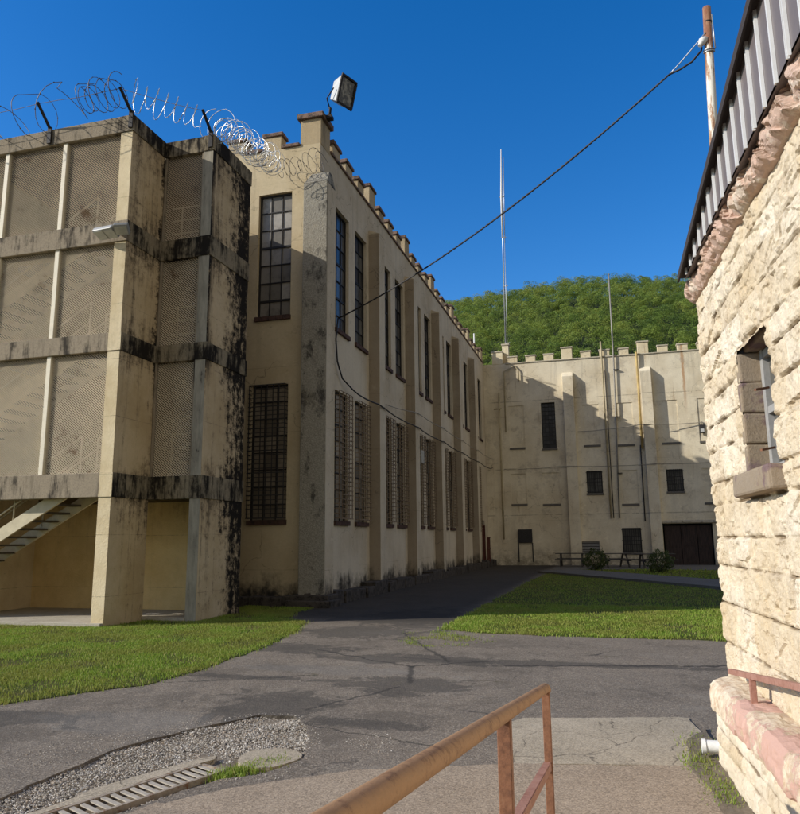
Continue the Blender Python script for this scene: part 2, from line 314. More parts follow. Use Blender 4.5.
# ground
def asphalt():
    t = NT('old_asphalt'); x,y,z = t.xyz()
    n1 = t.noise(.55,7,.65); n2 = t.noise(2.4,7,.7,off=3); n3 = t.noise(70,3,.7)
    vc = t.voro(85, out='Color'); cs = t.xyz(vc)[0]
    c = t.mix(t.mr(n1,.35,.68), (.25,.202,.15), (.18,.146,.11))
    c = t.mix(t.mr(n2,.45,.7,0,.5), c, (.27,.23,.18))
    agg = t.ramp(cs, [(0,(.06,.052,.043)),(.45,(.19,.155,.118)),(.8,(.30,.25,.19)),(1,(.52,.45,.35))])
    c = t.mix(.46, c, agg)
    n6 = t.noise(.9,9,.78,off=31); c = t.mix(t.mr(n6,.50,.60,0,.45), c, (.09,.075,.058)); c = t.mix(t.mr(n6,.44,.36,0,.4), c, (.30,.265,.215))
    # damp / tar patches at known places on the yard
    wob = t.math('MULTIPLY', t.math('SUBTRACT', t.noise(1.3,10,.82,off=6,dist=1.0), .5), 5.5)
    msk = None
    for cx,cy,rx,ry in [(-2.6,10.35,1.9,.42),(-.6,10.35,2.0,.16),(-2.35,8.5,.7,.62),(-3.35,7.5,.75,.42),(-4.6,10.9,1.0,.5),(-3.3,6.9,.6,.5),(-2.2,6.7,.9,.22),(-4.6,13.2,1.4,1.1),(-3.9,15.5,1.6,2.2),(-5.7,6.2,.9,.3),(-4.3,8.6,1.2,.15)]:
        dx = t.math('DIVIDE', t.math('SUBTRACT', x, cx), rx); dy = t.math('DIVIDE', t.math('SUBTRACT', y, cy), ry)
        d = t.math('SQRT', t.math('ADD', t.math('MULTIPLY',dx,dx), t.math('MULTIPLY',dy,dy)))
        v = t.mr(t.math('ADD', d, wob), .84, .96, 1, 0)
        msk = v if msk is None else t.math('MAXIMUM', msk, v)
    c = t.mix(t.math('MULTIPLY', msk, .62), c, (.062,.055,.046))
    path_shade = t.math('MULTIPLY', t.mr(t.math('ADD', y, t.math('MULTIPLY', wob, .25)), 13.6, 16.2), t.mr(t.math('ADD', x, t.math('MULTIPLY', wob, .1)), -3.6, -2.6, 1, 0))  # shade on the path beside the cell block, painted into the asphalt
    c = t.mix(t.math('MULTIPLY', path_shade, .8), c, (.022,.019,.016))
    # paler worn areas
    for cx,cy,rx,ry in [(-4.5,6.3,.9,.55),(-3.4,9.3,1.6,.35)]:
        dx = t.math('DIVIDE', t.math('SUBTRACT', x, cx), rx); dy = t.math('DIVIDE', t.math('SUBTRACT', y, cy), ry)
        d = t.math('SQRT', t.math('ADD', t.math('MULTIPLY',dx,dx), t.math('MULTIPLY',dy,dy)))
        c = t.mix(t.math('MULTIPLY', t.mr(t.math('ADD', d, t.math('MULTIPLY',wob,.5)), .6,1.1,1,0), .3), c, (.22,.205,.18))
    # cracks
    wv = t.vec('ADD', t.P, t.vec('MULTIPLY', t.n_col(1.5), (.8,.8,0)))
    ve = t.voro(.42, 'DISTANCE_TO_EDGE', P=wv)
    c = t.mix(t.math('MULTIPLY', t.mr(ve,.002,.008,.8,0), t.mr(n1,.50,.60)), c, (.05,.045,.04))
    ln = t.math('ABSOLUTE', t.math('ADD', t.math('SUBTRACT', y, t.math('ADD', t.math('MULTIPLY', x, .2), 10.35)), t.math('MULTIPLY', t.math('SUBTRACT', n2,.5), .5)))
    c = t.mix(t.math('MULTIPLY', t.mr(ln,.015,.06,.8,0), t.mr(x,-2.0,-1.2)), c, (.03,.026,.022))
    for ax_,ay_,bx_,by_,wd_ in [(-4.4,10.9,-2.6,9.75,.05),(-2.6,9.75,-1.7,10.35,.07),(-2.6,9.75,-2.35,8.7,.05),(-3.0,7.1,-2.4,8.4,.035),(-5.3,8.0,-3.6,8.9,.025),(-1.5,6.2,-2.9,6.55,.03),(-2.2,10.2,-3.7,13.2,.04)]:
        lx=bx_-ax_; ly=by_-ay_; l2=lx*lx+ly*ly
        px=t.math('SUBTRACT', t.math('ADD', x, t.math('MULTIPLY', wob, .035)), ax_); py=t.math('SUBTRACT', t.math('ADD', y, t.math('MULTIPLY', t.math('SUBTRACT', n2, .5), .55)), ay_)
        tt=t.math('MULTIPLY', t.math('ADD', t.math('MULTIPLY', px, lx/l2), t.math('MULTIPLY', py, ly/l2)), 1, clamp=True)
        ex=t.math('SUBTRACT', px, t.math('MULTIPLY', tt, lx)); ey=t.math('SUBTRACT', py, t.math('MULTIPLY', tt, ly))
        dd=t.math('SQRT', t.math('ADD', t.math('MULTIPLY', ex, ex), t.math('MULTIPLY', ey, ey)))
        c = t.mix(t.mr(dd, wd_*.3, wd_, .75, 0), c, (.045,.04,.033))
    # moss along the lawn and dirt
    ms = t.math('MULTIPLY', t.mr(t.noise(3,6,.75,off=8),.60,.70), t.mr(t.noise(.5,4,.6,off=2),.52,.62))
    c = t.mix(t.math('MULTIPLY', ms, .6), c, (.10,.085,.035))
    t.bump(t.math('ADD', t.math('MULTIPLY', cs, .9), t.math('ADD', n3, t.math('MULTIPLY', n2, 3))), .85, .012)
    return t.done(c,.9,spec=.25)
M['asphalt'] = asphalt()
def conc(name, a, b, crack=.7, agg=.35):
    t = NT(name); n1 = t.noise(1.1,7,.7); n2 = t.noise(7,7,.75,off=3); cs = t.xyz(t.voro(110,out='Color'))[0]
    c = t.mix(t.mr(n1,.35,.68), a, b); c = t.mix(t.mr(n2,.5,.72,0,.5), c, tuple(q*.55 for q in b))
    c = t.mix(agg, c, t.ramp(cs, [(0,tuple(q*.3 for q in a)),(.5,a),(1,tuple(min(1,q*1.7) for q in a))]))
    wv = t.vec('ADD', t.P, t.vec('MULTIPLY', t.n_col(3), (.35,.35,0)))
    ve = t.voro(1.7, 'DISTANCE_TO_EDGE', P=wv)
    c = t.mix(t.math('MULTIPLY', t.math('MULTIPLY', t.mr(ve,.003,.014,1,0), t.mr(n2,.38,.55)), crack), c, (.055,.045,.035))
    t.bump(t.math('ADD', cs, t.math('MULTIPLY', n2, 2)), .6, .01); return t.done(c,.92,spec=.15)
M['conc'] = conc('cracked_concrete', (.44,.37,.27), (.33,.275,.195))
M['walk'] = conc('brown_washed_concrete', (.36,.285,.205), (.28,.215,.15), .0, .45)
M['slab'] = conc('tower_slab_concrete', (.46,.42,.34), (.36,.32,.25), .1, .2)
M['kerb'] = conc('grey_kerb_concrete', (.17,.155,.13), (.12,.11,.095), .2)
M['dirt'] = simple('brown_dirt', (.25,.20,.14), .95, var=.45, scale=6, dirt=(.20,.17,.13), dth=.55, bump=.8)
M['slat']=simple('pale_slat_metal',(.50,.44,.35),.7,.1,.3,var=.3,scale=14,dirt=(.2,.13,.08),dth=.6)
M['drain_frame']=simple('pale_drain_frame',(.40,.33,.25),.8,var=.4,scale=10,dirt=(.20,.10,.05),dth=.52)
def gravelM():
    t = NT('mixed_gravel'); c = t.ramp(t.rnd(), [(0,(.20,.175,.14)),(.3,(.38,.34,.28)),(.6,(.52,.48,.41)),(.85,(.40,.31,.22)),(1,(.74,.71,.64))])
    n = t.noise(60,4,.7); c = t.mix(t.mr(n,.4,.7,0,.4), c, (.12,.10,.08)); return t.done(c,.85)
M['gravel'] = gravelM()
def lawnM():
    t = NT('lawn_soil'); n = t.noise(1.3,7,.7); n2 = t.noise(18,6,.75)
    c = t.mix(t.mr(n,.35,.65), (.060,.090,.018), (.13,.115,.04)); c = t.mix(t.mr(n2,.45,.7,0,.7), c, (.035,.05,.012))
    t.bump(n2,1,.05); return t.done(c,.95,spec=.1)
M['lawn'] = lawnM()
def leaf(name, stops, world=None, trans=.35):
    t = NT(name); c = t.ramp(t.rnd(), stops)
    if world:
        n = t.noise(world[0],4,.6); c = t.mix(t.mr(n,.38,.62,0,world[2]), c, world[1])
    if name=='forest_leaves':
        n2=t.noise(.17,3,.6,off=4); c=t.mix(t.mr(n2,.36,.50,.75,0), c, (.03,.065,.016)); c=t.mix(t.mr(n2,.52,.66,0,.7), c, (.30,.32,.06))
    t.done(c,.6,spec=.25)
    tr = t.n('ShaderNodeBsdfTranslucent'); t.put(tr.inputs[0], c); mx = t.n('ShaderNodeMixShader'); mx.inputs[0].default_value = trans
    t.t.links.new(t.b.outputs[0], mx.inputs[1]); t.t.links.new(tr.outputs[0], mx.inputs[2])
    out = [n for n in t.t.nodes if n.type == 'OUTPUT_MATERIAL'][0]; t.t.links.new(mx.outputs[0], out.inputs[0]); return t.m
M['grass'] = leaf('grass_blade', [(0,(.13,.22,.024)),(.5,(.23,.35,.042)),(.85,(.34,.42,.07)),(1,(.46,.40,.15))], (.9,(.27,.25,.06),.6))
M['forest'] = leaf('forest_leaves', [(0,(.09,.16,.028)),(.5,(.15,.24,.042)),(1,(.24,.33,.062))], (.045,(.26,.33,.06),.8), .35)
M['shrub'] = leaf('shrub_leaves', [(0,(.035,.06,.015)),(.5,(.07,.10,.025)),(1,(.12,.13,.04))], None, .25)
M['hill'] = simple('hill_undergrowth', (.022,.034,.010), .95, var=.5, scale=.15, bump=0)
M['wood_dark'] = simple('weathered_grey_timber', (.10,.09,.08), .85, var=.5, scale=5, stretch=(6,1,6))
M['door_wood'] = simple('dark_brown_door', (.055,.035,.028), .75, var=.5, scale=3, dirt=(.02,.018,.016), dth=.52, stretch=(4,4,.6))
M['red_rust'] = simple('rust_red_gate_paint', (.15,.05,.035), .75, var=.5, scale=5)
M['void'] = simple('dark_interior', (.012,.011,.010), .95, var=.2, bump=0)
M['ground'] = simple('yard_earth', (.075,.075,.04), .95, var=.4, scale=.4, bump=.3)
M['roof'] = simple('grey_roofing', (.16,.15,.14), .9, var=.3, scale=1)
M['bark'] = simple('shrub_bark', (.09,.065,.045), .9)

# ------------------------------------------------------------------ geometry helpers
def wall(mb, axis, c, sgn, u0, u1, z0, z1, holes, depth=.22, uc=()):
    """a wall in plane axis=c facing sgn, u is the other horizontal axis; holes with reveals of the given depth"""
    us = sorted(set([u0,u1,*uc]+[h[0] for h in holes]+[h[1] for h in holes])); zs = sorted(set([z0,z1]+[h[2] for h in holes]+[h[3] for h in holes]))
    def P(u,z,d=0): return (c-sgn*d,u,z) if axis == 'x' else (u,c-sgn*d,z)
    def q(a,b,cc,d):
        flip = (sgn > 0) != (axis == 'x')
        mb.quad(*( (d,cc,b,a) if flip else (a,b,cc,d)))
    for i in range(len(us)-1):
        for j in range(len(zs)-1):
            um=(us[i]+us[i+1])/2; zm=(zs[j]+zs[j+1])/2
            if any(h[0]<um<h[1] and h[2]<zm<h[3] for h in holes): continue
            q(P(us[i],zs[j]),P(us[i+1],zs[j]),P(us[i+1],zs[j+1]),P(us[i],zs[j+1]))
    for a,b,z,w in holes:
        q(P(a,z),P(a,z,depth),P(b,z,depth),P(b,z)); q(P(a,w),P(b,w),P(b,w,depth),P(a,w,depth))
        q(P(a,z),P(a,w),P(a,w,depth),P(a,z,depth)); q(P(b,z),P(b,z,depth),P(b,w,depth),P(b,w))
def window_parts(axis, c, sgn, a, b, z, w, cols, rows, pane_mat, thick, parent_dummy=None, thick_rows=()):
    """frame mesh, pane mesh in local coordinates relative to (a, z) on the plane c; built at the pane plane"""
    f = MB(); p = MB(); W=b-a; H=w-z
    def B(mb,u0,u1,v0,v1,d0,d1):
        x0,x1 = sorted((c-sgn*d0, c-sgn*d1))
        if axis=='x': mb.box(x0,x1,a+u0,a+u1,z+v0,z+v1)
        else: mb.box(a+u0,a+u1,x0,x1,z+v0,z+v1)
    t=.028
    B(f,0,.05,0,H,.10,.17); B(f,W-.05,W,0,H,.10,.17); B(f,.05,W-.05,0,.05,.101,.169); B(f,.05,W-.05,H-.05,H,.101,.169)
    for i in range(1,cols): B(f,W*i/cols-t/2,W*i/cols+t/2,.05,H-.05,.115,.155)
    for j in range(1,rows):
        tt = .06 if j in thick_rows else t
        B(f,.05,W-.05,H*j/rows-tt/2,H*j/rows+tt/2,.11,.16)
    for i in range(cols):
        for j in range(rows):
            e=R.uniform(-.006,.006); g=R.uniform(-.006,.006)
            us=(W*i/cols+.012,W*(i+1)/cols-.012); vs=(H*j/rows+.012,H*(j+1)/rows-.012)
            pts=[(us[0],vs[0],.14+e),(us[1],vs[0],.14+g),(us[1],vs[1],.14-e),(us[0],vs[1],.14-g)]
            q=[((c-sgn*d,a+u,z+v) if axis=='x' else (a+u,c-sgn*d,z+v)) for u,v,d in pts]
            p.quad(*q)
    return f,p
def helix(mb, a, b, rad, pitch, r, squash=.85, jit=.06, seg=18, barbs=True, seed=0):
    rr = random.Random(seed); a=Vector(a); b=Vector(b); d=b-a; L=d.length; d.normalize(); sx=d.cross(Vector((0,0,1))).normalized(); uz=sx.cross(d)
    n=max(2,int(L/pitch)); pts=[]; ph=rr.random()*6.28; ra=rad; sag=0
    for k in range(n*seg+1):
        if k%seg==0: tgt=rad*rr.uniform(1-jit*3,1+jit*3); lz=rr.uniform(-jit,jit)*rad*1.5; px=rr.uniform(-jit,jit)*pitch*5
        ra+=(tgt-ra)*.15; sag+=(lz-sag)*.12
        an=ph+2*math.pi*k/seg; 
        p=a+d*(L*k/(n*seg)+math.sin(an)*px*.4)+sx*math.cos(an)*ra+uz*(math.sin(an)*ra*squash+sag); pts.append(p)
    mb.tube(pts, r, 4, cap=False)
    if barbs:
        for k in range(2,len(pts)-2,2):
            t=(pts[k+1]-pts[k]).normalized(); o=t.orthogonal().normalized(); o=(Matrix.Rotation(rr.random()*6.28,3,t)@o)
            mb.add([pts[k]-t*.028,pts[k]+o*.02,pts[k]+t*.028,pts[k]-o*.02],[(0,1,2,3)])
    return pts
def poly_fill(outer, holes=(), z=0):
    """flat triangulated polygon with holes -> verts, faces"""
    vs=[]; es=[]
    for lp in [outer,*holes]:
        o=len(vs); vs+= [Vector((p[0],p[1])) for p in lp]; es+=[(o+i,o+(i+1)%len(lp)) for i in range(len(lp))]
    v,e,f,_,_,_ = delaunay_2d_cdt(vs, es, [], 0, 1e-5)
    if len(f):
        cen=np.array([[sum(v[i].x for i in q)/len(q), sum(v[i].y for i in q)/len(q)] for q in f]); ok=inside_np(cen,outer)
        for h in holes: ok&=~inside_np(cen,h)
        f=[q for q,k in zip(f,ok) if k]
    return [(p.x,p.y,z) for p in v], [tuple(q) for q in f]
def rough_loop(pts, step=.15, amp=.03, seed=1, smooth=True):
    out=[]; n=len(pts)
    for i in range(n):
        a=Vector(pts[i]).to_2d() if len(pts[i])>2 else Vector(pts[i]); b=Vector(pts[(i+1)%n]); L=(b-a).length; k=max(1,int(L/step))
        nn=Vector((-(b-a).y,(b-a).x)).normalized() if L>0 else Vector((0,0))
        for j in range(k):
            p=a.lerp(b,j/k); q=p+nn*amp*(mnoise.noise((p.x*2.1+seed*7,p.y*2.1,seed))*1.4+mnoise.noise((p.x*8,p.y*8,seed+5))*.7); out.append((q.x,q.y))
    return out
def slab(name, outer, z, thick, mat, holes=(), parent=None):
    v,f = poly_fill(outer, holes, z); mb=MB()
    # orient up
    ff=[]
    for q in f:
        a,b,c=[Vector(v[i]) for i in q[:3]]
        ff.append(q if (b-a).cross(c-a).z>0 else tuple(reversed(q)))
    mb.add(v,ff)
    for lp in [outer,*holes]:
        n=len(lp)
        for i in range(n):
            a,b=lp[i],lp[(i+1)%n]
            mb.quad((a[0],a[1],z),(a[0],a[1],z-thick),(b[0],b[1],z-thick),(b[0],b[1],z))
    return mb.build(name, mat, parent)
def inside(p, poly):
    x,y=p; c=False; n=len(poly); j=n-1
    for i in range(n):
        xi,yi=poly[i]; xj,yj=poly[j]
        if (yi>y)!=(yj>y) and x<(xj-xi)*(y-yi)/(yj-yi)+xi: c=not c
        j=i
    return c

def inside_np(P, poly):
    x=P[:,0]; y=P[:,1]; c=np.zeros(len(P),bool); n=len(poly); j=n-1
    for i in range(n):
        xi,yi=poly[i]; xj,yj=poly[j]
        if yi!=yj: c ^= ((yi>y)!=(yj>y)) & (x<(xj-xi)*(y-yi)/(yj-yi)+xi)
        j=i
    return c

# ------------------------------------------------------------------ camera, sky, sun
F=730.; V1=(209.,130.5); ROLL=.0105
D=F*F/(V1[1]+ROLL*V1[0])
upc=Vector((-ROLL*D,D,F)).normalized(); yc=Vector((V1[0],-V1[1],F)).normalized(); xc=yc.cross(upc)
if xc.x<0: xc=-xc
# rows xc,yc,upc : world axes in camera coordinates (x right, y up, z forward)
right=Vector((xc.x,yc.x,upc.x)); up=Vector((xc.y,yc.y,upc.y)); fwd=Vector((xc.z,yc.z,upc.z))
cam=bpy.data.cameras.new('camera'); co=bpy.data.objects.new('camera',cam); col.objects.link(co)
m=Matrix((( right.x,up.x,-fwd.x,0),(right.y,up.y,-fwd.y,0),(right.z,up.z,-fwd.z,1.65),(0,0,0,1))); co.matrix_world=m
cam.sensor_fit='HORIZONTAL'; cam.sensor_width=36; cam.lens=36*F/800; cam.clip_start=.05; cam.clip_end=3000; sc.camera=co
to_sun=Vector((-1,-.475,.56)).normalized()
el=math.asin(to_sun.z); az=math.atan2(to_sun.x,to_sun.y)
w=bpy.data.worlds.new('World'); sc.world=w; w.use_nodes=True; nt=w.node_tree
sky=nt.nodes.new('ShaderNodeTexSky'); sky.sky_type='NISHITA'; sky.sun_disc=False; sky.sun_elevation=el; sky.sun_rotation=az%(2*math.pi)
sky.altitude=300; sky.air_density=1.0; sky.dust_density=.3; sky.ozone_density=3.0
bg=nt.nodes['Background']; bg.inputs[1].default_value=.15
hs=nt.nodes.new('ShaderNodeHueSaturation'); hs.inputs['Hue'].default_value=.508; hs.inputs['Saturation'].default_value=1.37; hs.inputs['Value'].default_value=1.25
nt.links.new(sky.outputs[0],hs.inputs['Color'])
def wn_(t): return nt.nodes.new(t)
tc=wn_('ShaderNodeTexCoord'); sp=wn_('ShaderNodeSeparateXYZ'); nt.links.new(tc.outputs['Generated'],sp.inputs[0])
no=wn_('ShaderNodeTexNoise'); no.inputs['Scale'].default_value=2.6; no.inputs['Detail'].default_value=7; no.inputs['Roughness'].default_value=.6; nt.links.new(tc.outputs['Generated'],no.inputs['Vector'])
def wm(op,a,b):
    n=wn_('ShaderNodeMath'); n.operation=op
    for i,v in enumerate((a,b)):
        if isinstance(v,(int,float)): n.inputs[i].default_value=v
        else: nt.links.new(v,n.inputs[i])
    return n.outputs[0]
# unseen pale cloud added to the east and south as neutral fill light
hd=wm('SUBTRACT',wm('MULTIPLY',sp.outputs[0],.75),wm('MULTIPLY',sp.outputs[1],.66))
mr1=wn_('ShaderNodeMapRange'); mr1.interpolation_type='SMOOTHSTEP'; nt.links.new(wm('ADD',hd,wm('MULTIPLY',wm('SUBTRACT',no.outputs['Fac'],.5),1.5)),mr1.inputs[0]); mr1.inputs[1].default_value=.12; mr1.inputs[2].default_value=.5
mxw=wn_('ShaderNodeMix'); mxw.data_type='RGBA'; nt.links.new(mr1.outputs[0],mxw.inputs[0]); nt.links.new(hs.outputs[0],mxw.inputs[6]); mxw.inputs[7].default_value=(3.15,2.95,2.65,1)
nt.links.new(mxw.outputs[2],bg.inputs[0])
sl=bpy.data.lights.new('sun','SUN'); sl.energy=5.0; sl.angle=math.radians(.53); sl.color=(1,.945,.85)
so=bpy.data.objects.new('sun',sl); col.objects.link(so); so.rotation_euler=to_sun.to_track_quat('Z','Y').to_euler(); so.location=(-30,-20,40)
sc.view_settings.view_transform='Standard'; sc.view_settings.look='None'; sc.view_settings.exposure=0

# ------------------------------------------------------------------ the ground
tag(MB().quad((-900,-900,-.08),(900,-900,-.08),(900,900,-.08),(-900,900,-.08)).build('ground',M['ground']),kind='structure')
hole=rough_loop([(-4.05,2.6),(-3.99,3.6),(-3.97,4.3),(-3.98,4.85),(-3.95,5.38),(-3.86,5.83),(-3.62,6.31),(-3.34,6.8),(-3.0,6.84),(-2.72,6.5),(-2.52,6.1),(-2.38,5.6),(-2.5,5.15),(-2.75,4.98),(-3.02,4.2),(-3.12,3.4),(-3.2,2.6)],.07,.035,3)
yard=[(-14,-6),(12,-6),(12,60),(-7,60),(-7,18.5),(-14,18.5)]
yard=[(-30,-8),(20,-8),(20,60),(-30,60)]
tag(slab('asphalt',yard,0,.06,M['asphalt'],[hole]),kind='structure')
hx=[p[0] for p in hole]; hy=[p[1] for p in hole]
tag(slab('dirt',[(min(hx)-.1,min(hy)-.1),(max(hx)+.1,min(hy)-.1),(max(hx)+.1,max(hy)+.1),(min(hx)-.1,max(hy)+.1)],-.03,.01,M['dirt']),kind='structure')
# gravel pebbles
def pebbles(name, n, test, bx, zf, smin, smax, mat, seed):
    rr=np.random.default_rng(seed); V=[];Fc=[]
    base=np.array([(1,0,0),(-1,0,0),(0,1,0),(0,-1,0),(0,0,1),(0,0,-1)],float); fb=np.array([(0,2,4),(2,1,4),(1,3,4),(3,0,4),(2,0,5),(1,2,5),(3,1,5),(0,3,5)])
    k=0
    while k<n:
        x=rr.uniform(bx[0],bx[1]); y=rr.uniform(bx[2],bx[3])
        if not test((x,y)): continue
        s=smin+(smax-smin)*rr.random()**2.2
        q=base*np.array([1,.6+.5*rr.random(),.45+.4*rr.random()])*s*(1+rr.normal(0,.18,(6,1)))
        a=rr.random()*6.28; b=rr.normal(0,.4); ca,sa=math.cos(a),math.sin(a); Rz=np.array([[ca,-sa,0],[sa,ca,0],[0,0,1]]); cb,sb=math.cos(b),math.sin(b); Rx=np.array([[1,0,0],[0,cb,-sb],[0,sb,cb]])
        q=q@Rx.T@Rz.T+np.array([x,y,zf((x,y))+s*.2]); Fc.append(fb+6*k); V.append(q); k+=1
    return np_obj(name,np.concatenate(V),np.concatenate(Fc),mat)
g0=Vector((-2.93,5.2)); gd=Vector((-.36,-1.03)).normalized(); gn=Vector((gd.y,-gd.x)); gn = gn if gn.x<0 else -gn   # drain axis, towards the gravel side
def drain_uv(p): q=Vector(p)-g0; return q.dot(gd), q.dot(gn)
def in_gravel(p):
    if not inside(p,hole): return False
    u,v=drain_uv(p)
    if u>-.2 and -.18<v<.31: return False
    if (p[0]+2.64)**2/.07+(p[1]-5.5)**2/.07<1: return False
    return True
tag(pebbles('gravel',19000,in_gravel,(-4.05,-2.35,2.9,6.9),lambda p:-.022+.02*mnoise.noise((p[0]*3,p[1]*3,0)),.003,.0135,M['gravel'],5),'pale mixed gravel in the broken asphalt beside the drain','gravel',kind='stuff')
def edge_grit(p):
    a=mnoise.noise((p[0]*1.3,p[1]*1.3,4.2)); 
    if inside(p,hole): return False
    dd=min((p[0]-q[0])**2+(p[1]-q[1])**2 for q in hole[::2])
    return (dd<.02*(1+a)**2) or (a>.25 and dd<.5)
tag(pebbles('gravel',2600,edge_grit,(-4.6,-1.2,4.9,7.6),lambda p:.0,.002,.008,M['gravel'],9),'loose grit scattered over the asphalt around the gravel patch','grit',kind='stuff')
# concrete pieces
walk=rough_loop([(-2.9,4.3),(-2.56,4.79),(-1.9,5.32),(-1.2,5.62),(-.77,5.76),(.0,5.93),(.45,6.02),(.60,5.6),(.68,5.0),(.70,4.55),(-2.9,4.0)],.1,.025,4)
tag(slab('concrete_walk',walk,.018,.06,M['walk']),kind='structure')
rp=MB()   # ramp that carries the railings, rising towards the viewer
rp.add([(-2.9,4.45,.005),(.78,4.45,.005),(.95,1.2,.36),(-2.9,1.2,.36),(-2.9,-4,.36),(1.2,-4,.36),(-2.9,4.45,-.05),(.78,4.45,-.05),(1.2,-4,-.05),(-2.9,-4,-.05),(.95,1.2,-.05)],[(0,3,2,1),(3,4,5,2),(0,1,7,6),(1,2,10,7),(2,5,8,10),(5,4,9,8),(4,3,0,6,9)])
tag(rp.build('ramp',M['walk']),kind='structure')
pad=rough_loop([(-.98,7.02),(-.86,7.2),(.5,7.56),(.60,7.55),(.66,7.1),(.70,6.75),(.66,6.42),(.56,6.1),(.45,6.04),(0,5.95),(-.77,5.79)],.09,.02,6)
tag(slab('concrete_pad',pad,.012,.05,M['conc']),kind='structure')
# lawns
LL=[(-6.2,6.6),(-5.74,7.32),(-5.33,7.89),(-5.24,9.1),(-5.32,10.7),(-5.55,12.4),(-5.78,13.4),(-6.05,14.4),(-6.75,15.0),(-7.1,16.2),(-7.2,17.55),(-9,17.55),(-9.3,15.9),(-8.9,14.2),(-9.5,14.2),(-10,12.86),(-17,12.86),(-22,12.8),(-22,-6),(-10,-6),(-8.0,3.6)]
LLr=rough_loop(LL,.12,.05,8)
tag(slab('lawn',LLr,.008,.05,M['lawn']),kind='structure')
LR=[(-3.1,13.75),(-2.3,13.35),(-1,13.2),(.5,13.15),(1.7,13.1),(4,13.05),(12,13.0),(12,15.2),(8.5,15.2),(3.15,25.3),(-2.9,36.4),(-3.05,30),(-3.1,22)]
LRr=rough_loop(LR,.15,.06,9)
tag(slab('lawn',LRr,.009,.05,M['lawn']),kind='structure')
WK=[(-3.4,36.6),(3.25,25.3),(9.2,14.5),(11.3,15.8),(5.2,27.0),(-1.8,38.9)]
tag(slab('footpath',WK,.10,.15,M['kerb']),kind='structure')
LB=rough_loop([(-1.6,39.0),(5.3,27.1),(11.3,16.1),(14,18),(12,30),(7,38),(2,40.2)],.3,.08,10)
tag(slab('lawn',LB,.03,.05,M['lawn']),kind='structure')
tag(slab('yard_pavement',[(-3.1,46.7),(-3.0,40.5),(1.9,40.6),(7.2,38.2),(14,40),(14,46.7)],.02,.05,M['kerb']),kind='structure')
def grass(name, poly, n, bx, hmin, hmax, seed, dens=None, w=.0042, z0=.008, fuzz=.055):
    rr=np.random.default_rng(seed); pts=[]
    while len(pts)<n:
        q=rr.uniform((bx[0],bx[2]),(bx[1],bx[3]),(n,2))
        q=q[inside_np(q,poly)]
        if dens is not None: q=q[rr.random(len(q))<np.array([dens(p) for p in q])]
        pts+=list(q)
    p=np.array(pts[:n])+rr.normal(0,fuzz,(n,2)); n=len(p); a=rr.uniform(0,6.28,n); h=rr.uniform(hmin,hmax,n)*(.75+.5*np.array([mnoise.noise((x*1.7,y*1.7,3)) +.5 for x,y in p])); l=rr.normal(0,.45,n)*h; la=rr.uniform(0,6.28,n)
    ww=w*rr.uniform(.7,1.3,n)
    b0=np.stack([p[:,0]-np.cos(a)*ww,p[:,1]-np.sin(a)*ww,np.full(n,z0-.01)],1); b1=np.stack([p[:,0]+np.cos(a)*ww,p[:,1]+np.sin(a)*ww,np.full(n,z0-.01)],1)
    m0=np.stack([p[:,0]+np.cos(la)*l*.35-np.cos(a)*ww*.8,p[:,1]+np.sin(la)*l*.35-np.sin(a)*ww*.8,z0+h*.6],1); m1=m0+np.stack([np.cos(a)*ww*1.6,np.sin(a)*ww*1.6,np.zeros(n)],1)
    t=np.stack([p[:,0]+np.cos(la)*l,p[:,1]+np.sin(la)*l,z0+h],1); t2=t+np.stack([np.cos(a)*ww*.3,np.sin(a)*ww*.3,np.zeros(n)],1)
    V=np.stack([b0,b1,m1,m0,t2,t],1).reshape(-1,3); i=np.arange(n)[:,None]*6
    return np_obj(name,V,np.concatenate([i+np.array([[0,1,2,3]]),i+np.array([[3,2,4,5]])],0),M['grass'])
tag(grass('grass',LLr,190000,(-13.5,-5.1,4.5,17.6),.015,.042,1,lambda p:max(.12,min(1,1.5-abs(p[0]+7.5)/9))*min(1,max(.12,.75+1.3*mnoise.noise((p[0]*1.3,p[1]*1.3,6))+.6*mnoise.noise((p[0]*5,p[1]*5,6))))),'short green grass in front of the stair tower','grass',kind='stuff')
tag(grass('grass',LRr,110000,(-3.2,5.5,13.0,36.5),.016,.045,2,lambda p:min(1,max(.15,.8+1.2*mnoise.noise((p[0]*1.3,p[1]*1.3,6)))) if p[1]<19 else .10,.006,.009),'short green grass on the lawn beyond the drive','grass',kind='stuff')
tag(grass('grass',LB,5000,(-1.6,9,26,40),.03,.07,3,None,.02,.03),'short grass behind the footpath kerb','grass',kind='stuff')
tag(grass('grass',[(-3.6,13.6),(-2.9,13.5),(-2.0,13.0),(-1.9,12.3),(-2.6,11.4),(-3.2,11.7),(-3.5,12.6)],1500,(-3.7,-1.8,11.3,13.7),.01,.035,6,lambda p:1 if mnoise.noise((p[0]*2.6,p[1]*2.6,3))>.12 else .03,.004,.0),'yellowing weeds creeping over the asphalt at the lawn corner','weeds',kind='stuff')
def tuft_area(p): return .03<abs(mnoise.noise((p[0]*6,p[1]*6,1)))
tag(grass('grass',[(-2.86,5.06),(-2.78,4.98),(-2.52,5.35),(-2.45,5.55),(-2.6,5.5)],900,(-2.9,-2.4,4.9,5.6),.015,.05,4,None,.004,-.02),'thin strip of weeds growing beside the drain end','weeds',kind='stuff')
